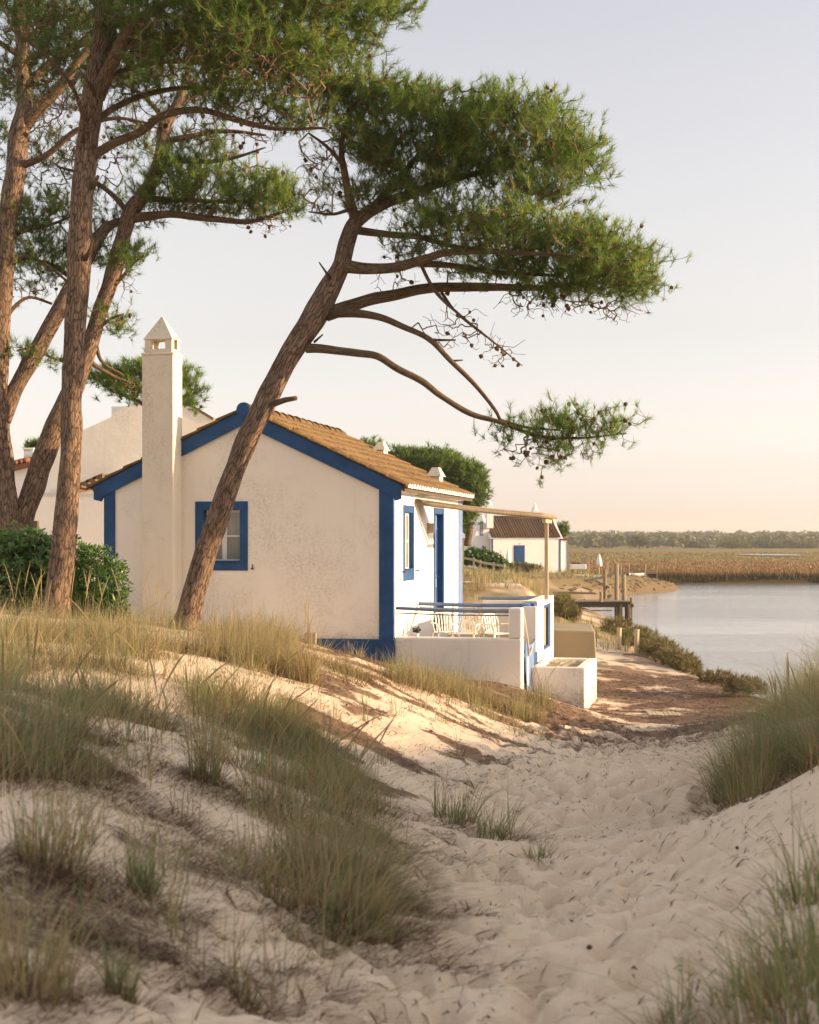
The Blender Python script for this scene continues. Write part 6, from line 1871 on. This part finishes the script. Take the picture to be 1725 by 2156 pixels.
# ------------------------------------------------------------------ fallen needles, twigs and cones on the sand
LT = MB()
def gp0(x, y, up): return np.stack([x, y, ground(x, y) + up], 1)
n = 170000
X = rng.uniform(-4.5, 6, n); Y = 3.4 + 27 * rng.random(n) ** 1.25
kk = rng.random(n) < (dens_litter(X, Y) * .95 + .05)
X, Y = X[kk], Y[kk]; n = len(X)
sl = 0.06
a = rng.normal(0, .75, n) + np.where(X < path_x(Y), -.35, .35)
L = rng.uniform(.03, .12, n); w = rng.uniform(.0018, .0042, n) * (1 + Y * .05)
dx, dy = np.cos(a) * L / 2, np.sin(a) * L / 2
p0 = np.stack([X - dx, Y - dy, ground(X - dx, Y - dy) + rng.uniform(.002, .02, n)], 1)
p1_ = np.stack([X + dx, Y + dy, ground(X + dx, Y + dy) + rng.uniform(.002, .02, n)], 1)
mid = (p0 + p1_) / 2 + np.stack([-np.sin(a) * L * .1 * rng.normal(size=n), np.cos(a) * L * .1 * rng.normal(size=n), rng.uniform(.002, .014, n)], 1)
sd_ = np.stack([-np.sin(a) * w, np.cos(a) * w, np.zeros(n)], 1)
V = np.stack([p0, mid - sd_, mid + sd_, p1_], 1).reshape(-1, 3)
b = np.arange(n)[:, None] * 4
LT.add(V, np.concatenate([b, b + 1, b + 3, b + 2], 1), tint=np.repeat(np.clip(rng.normal(.5, .22, n), 0, 1), 4))
# a closer scatter near the eye on the left slope
n = 70000
X = rng.uniform(-3.4, .3, n); Y = rng.uniform(3.6, 10.5, n)
kk = rng.random(n) < dens_litter(X, Y) * .95 + .02
X, Y = X[kk], Y[kk]; n = len(X)
a = rng.normal(0, .7, n) - .45; L = rng.uniform(.03, .13, n); w = rng.uniform(.0012, .0028, n)
dx, dy = np.cos(a) * L / 2, np.sin(a) * L / 2; cv = rng.normal(size=n) * .12
up = rng.uniform(.003, .022, n)
V = np.stack([gp0(X - dx, Y - dy, .002), gp0(X - np.sin(a) * w - dy * cv, Y + np.cos(a) * w + dx * cv, up), gp0(X + dx, Y + dy, .004), gp0(X + np.sin(a) * w - dy * cv, Y - np.cos(a) * w + dx * cv, up)], 1).reshape(-1, 3)
LT.add(V, (np.arange(n)[:, None] * 4 + np.arange(4)[None]), tint=np.repeat(np.clip(rng.normal(.45, .22, n), 0, 1), 4))
# dark crumbs and broken twigs trodden into the path
n = 9000
Y = 3.3 + 20 * rng.random(n) ** 1.2; X = path_x(Y) + rng.normal(size=n) * np.interp(Y, [3, 10, 20], [.7, .9, 1.5])
kk = rng.random(n) < np.clip(2.2 * (fbm(X * 2.2, Y * 2.2, 57, 3) - .30), .08, 1); X, Y = X[kk], Y[kk]
pr = np.array(prints)[rng.integers(0, len(prints), 9000)]             # debris gathers in the hollows
hol = rng.random(len(pr)) < vnoise(pr[:, 0] * 9, pr[:, 1] * 9, 12) ** 1.5
X = np.concatenate([X, pr[hol, 0] + rng.normal(size=hol.sum()) * .028]); Y = np.concatenate([Y, pr[hol, 1] + rng.normal(size=hol.sum()) * .036]); n = len(X)
a = rng.uniform(0, 6.28, n); L = rng.uniform(.006, .030, n) * (1 + 2.5 * (rng.random(n) < .10)); w = rng.uniform(.001, .0026, n)
dx, dy = np.cos(a) * L / 2, np.sin(a) * L / 2; px2, py2 = -np.sin(a) * w, np.cos(a) * w
g = ground(X, Y)
crv = rng.normal(size=n) * .2
def gp(x, y, up): return np.stack([x, y, ground(x, y) + up], 1)
up = rng.uniform(.002, .010, n)
V = np.stack([gp(X - dx, Y - dy, .001), gp(X + px2 + dy * crv, Y + py2 - dx * crv, up), gp(X + dx, Y + dy, up * .5), gp(X - px2 + dy * crv, Y - py2 - dx * crv, up)], 1).reshape(-1, 3)
LT.add(V, (np.arange(n)[:, None] * 4 + np.arange(4)[None]), tint=np.repeat(np.clip(rng.normal(.2, .2, n), 0, 1), 4))
o = LT.build('pine_litter', M['litter'], kind='stuff'); tag(o, 'brown fallen pine needles scattered over the sand', 'pine litter')
# heaps of dead grass and needles
HP = MB()
for (px_, py_, n_, r_) in ((392, 2060, 600, .20), (120, 1625, 700, .35), (300, 1610, 700, .35), (500, 1840, 900, .30), (620, 1850, 800, .30), (60, 1840, 600, .3), (350, 1730, 400, .2), (387, 1940, 260, .12), (230, 1990, 260, .14), (40, 2110, 500, .25), (700, 1990, 300, .2), (900, 1800, 400, .3), (930, 2040, 260, .18), (660, 2060, 140, .1), (560, 1420, 500, .3), (700, 1500, 500, .4), (860, 1620, 500, .45), (1040, 1640, 300, .4), (760, 2130, 200, .2), (1000, 1930, 120, .12), (220, 1500, 600, .4), (560, 1560, 500, .4), (20, 1640, 600, .35), (430, 1660, 400, .2), (660, 1720, 500, .25), (740, 1960, 400, .2), (960, 1740, 350, .2), (1060, 1770, 260, .2), (160, 1960, 240, .15), (590, 1920, 260, .16), (100, 1850, 500, .2), (480, 2120, 160, .12), (860, 1980, 240, .2), (820, 1700, 300, .25), (540, 1700, 260, .2), (280, 1690, 500, .3), (1560, 1690, 300, .2), (1480, 1480, 400, .6), (1250, 1560, 500, .8)):
    c = hit(px_, py_)
    x = c[0] + rng.normal(size=n_) * r_; y = c[1] + rng.normal(size=n_) * r_ * .6
    z = ground(x, y)
    a = rng.normal(0, .9, n_) - .4 * np.sign(path_x(c[1]) - c[0])
    blades(HP, np.stack([x, y, z], 1), rng.uniform(.015, .055, n_), np.stack([np.cos(a), np.sin(a)], 1) * rng.uniform(2, 5, n_)[:, None], np.full(n_, 1.0), np.full(n_, .0042), np.clip(rng.normal(.03, .06, n_), 0, .3), 3)
o = HP.build('dead_grass', M['grass'], kind='stuff'); tag(o, 'matted brown dead grass lying in patches on the dune', 'dead grass')
for px_, py_, lab in ((462, 1430, 'brown pine cone lying on the sunlit dune below the leaning trunk'), (728, 1488, 'pine cone on the bright sand below the golden tussock'), (1235, 2003, 'dark pine cone low in the middle of the path'), (1554, 1795, 'lone dark pine cone on the right side of the sandy path')):
    c = hit(px_, py_)
    o = bpy.data.objects.new('pine_cone', CONE); COL.objects.link(o)
    s = rng.uniform(.26, .34); o.location = c + (0, 0, .014); o.rotation_euler = (R(90) + rng.normal() * .2, rng.random() * 6, rng.random() * 6); o.scale = (s, s, s)
    tag(o, lab, 'pine cone', 'pine cones fallen on the sand')

# ------------------------------------------------------------------ marsh reeds
RD = MB()
def reed_band(n, y0, y1, h0, h1, t0, ts, w):
    Y = rng.uniform(y0, y1, n); X = rng.uniform(6, 75, n)
    off = (X - 30) * .03
    Y = Y + np.interp(X, [14, 30, 60], [-1.5, 0, .2])
    ok = (water_sd(X, Y) > .03) & (Y > 111) & (X > 12); X, Y = X[ok], Y[ok]; n = len(X)
    hn = .75 + .5 * fbm(X * .5, Y * .5, 66, 3)
    blades(RD, np.stack([X, Y, ground(X, Y) - .05], 1), rng.uniform(h0, h1, n) * hn, rng.normal(size=(n, 2)) * .25, np.full(n, .4), np.full(n, w), np.clip(rng.normal(t0, ts, n), 0, 1), 2)
reed_band(9000, 117.0, 118.6, .35, .62, .03, .05, .05)  # front row tinted dark: the bank's shade and dead stems put into colour
reed_band(9000, 118.6, 122.0, .55, .80, .42, .10, .045)
reed_band(9000, 122, 150, .2, .42, .52, .10, .05)
n = 40000
Y = 146 + 260 * rng.random(n) ** 1.5; X = rng.uniform(.0, .48, n) * Y
band_ = vnoise(Y * .03, X * .004, 44)
blades(RD, np.stack([X, Y, ground(X, Y) - .05], 1), rng.uniform(.10, .28, n), rng.normal(size=(n, 2)) * .2, np.full(n, .3), .05 + Y * .0006, np.clip(rng.normal(.5, .14, n) + .34 * sstep(165, 240, Y) * sstep(.25, .6, band_), 0, 1), 2)
o = RD.build('marsh_reeds', M['reed'], kind='stuff'); tag(o, 'rust coloured reeds covering the salt marsh across the water', 'reeds')
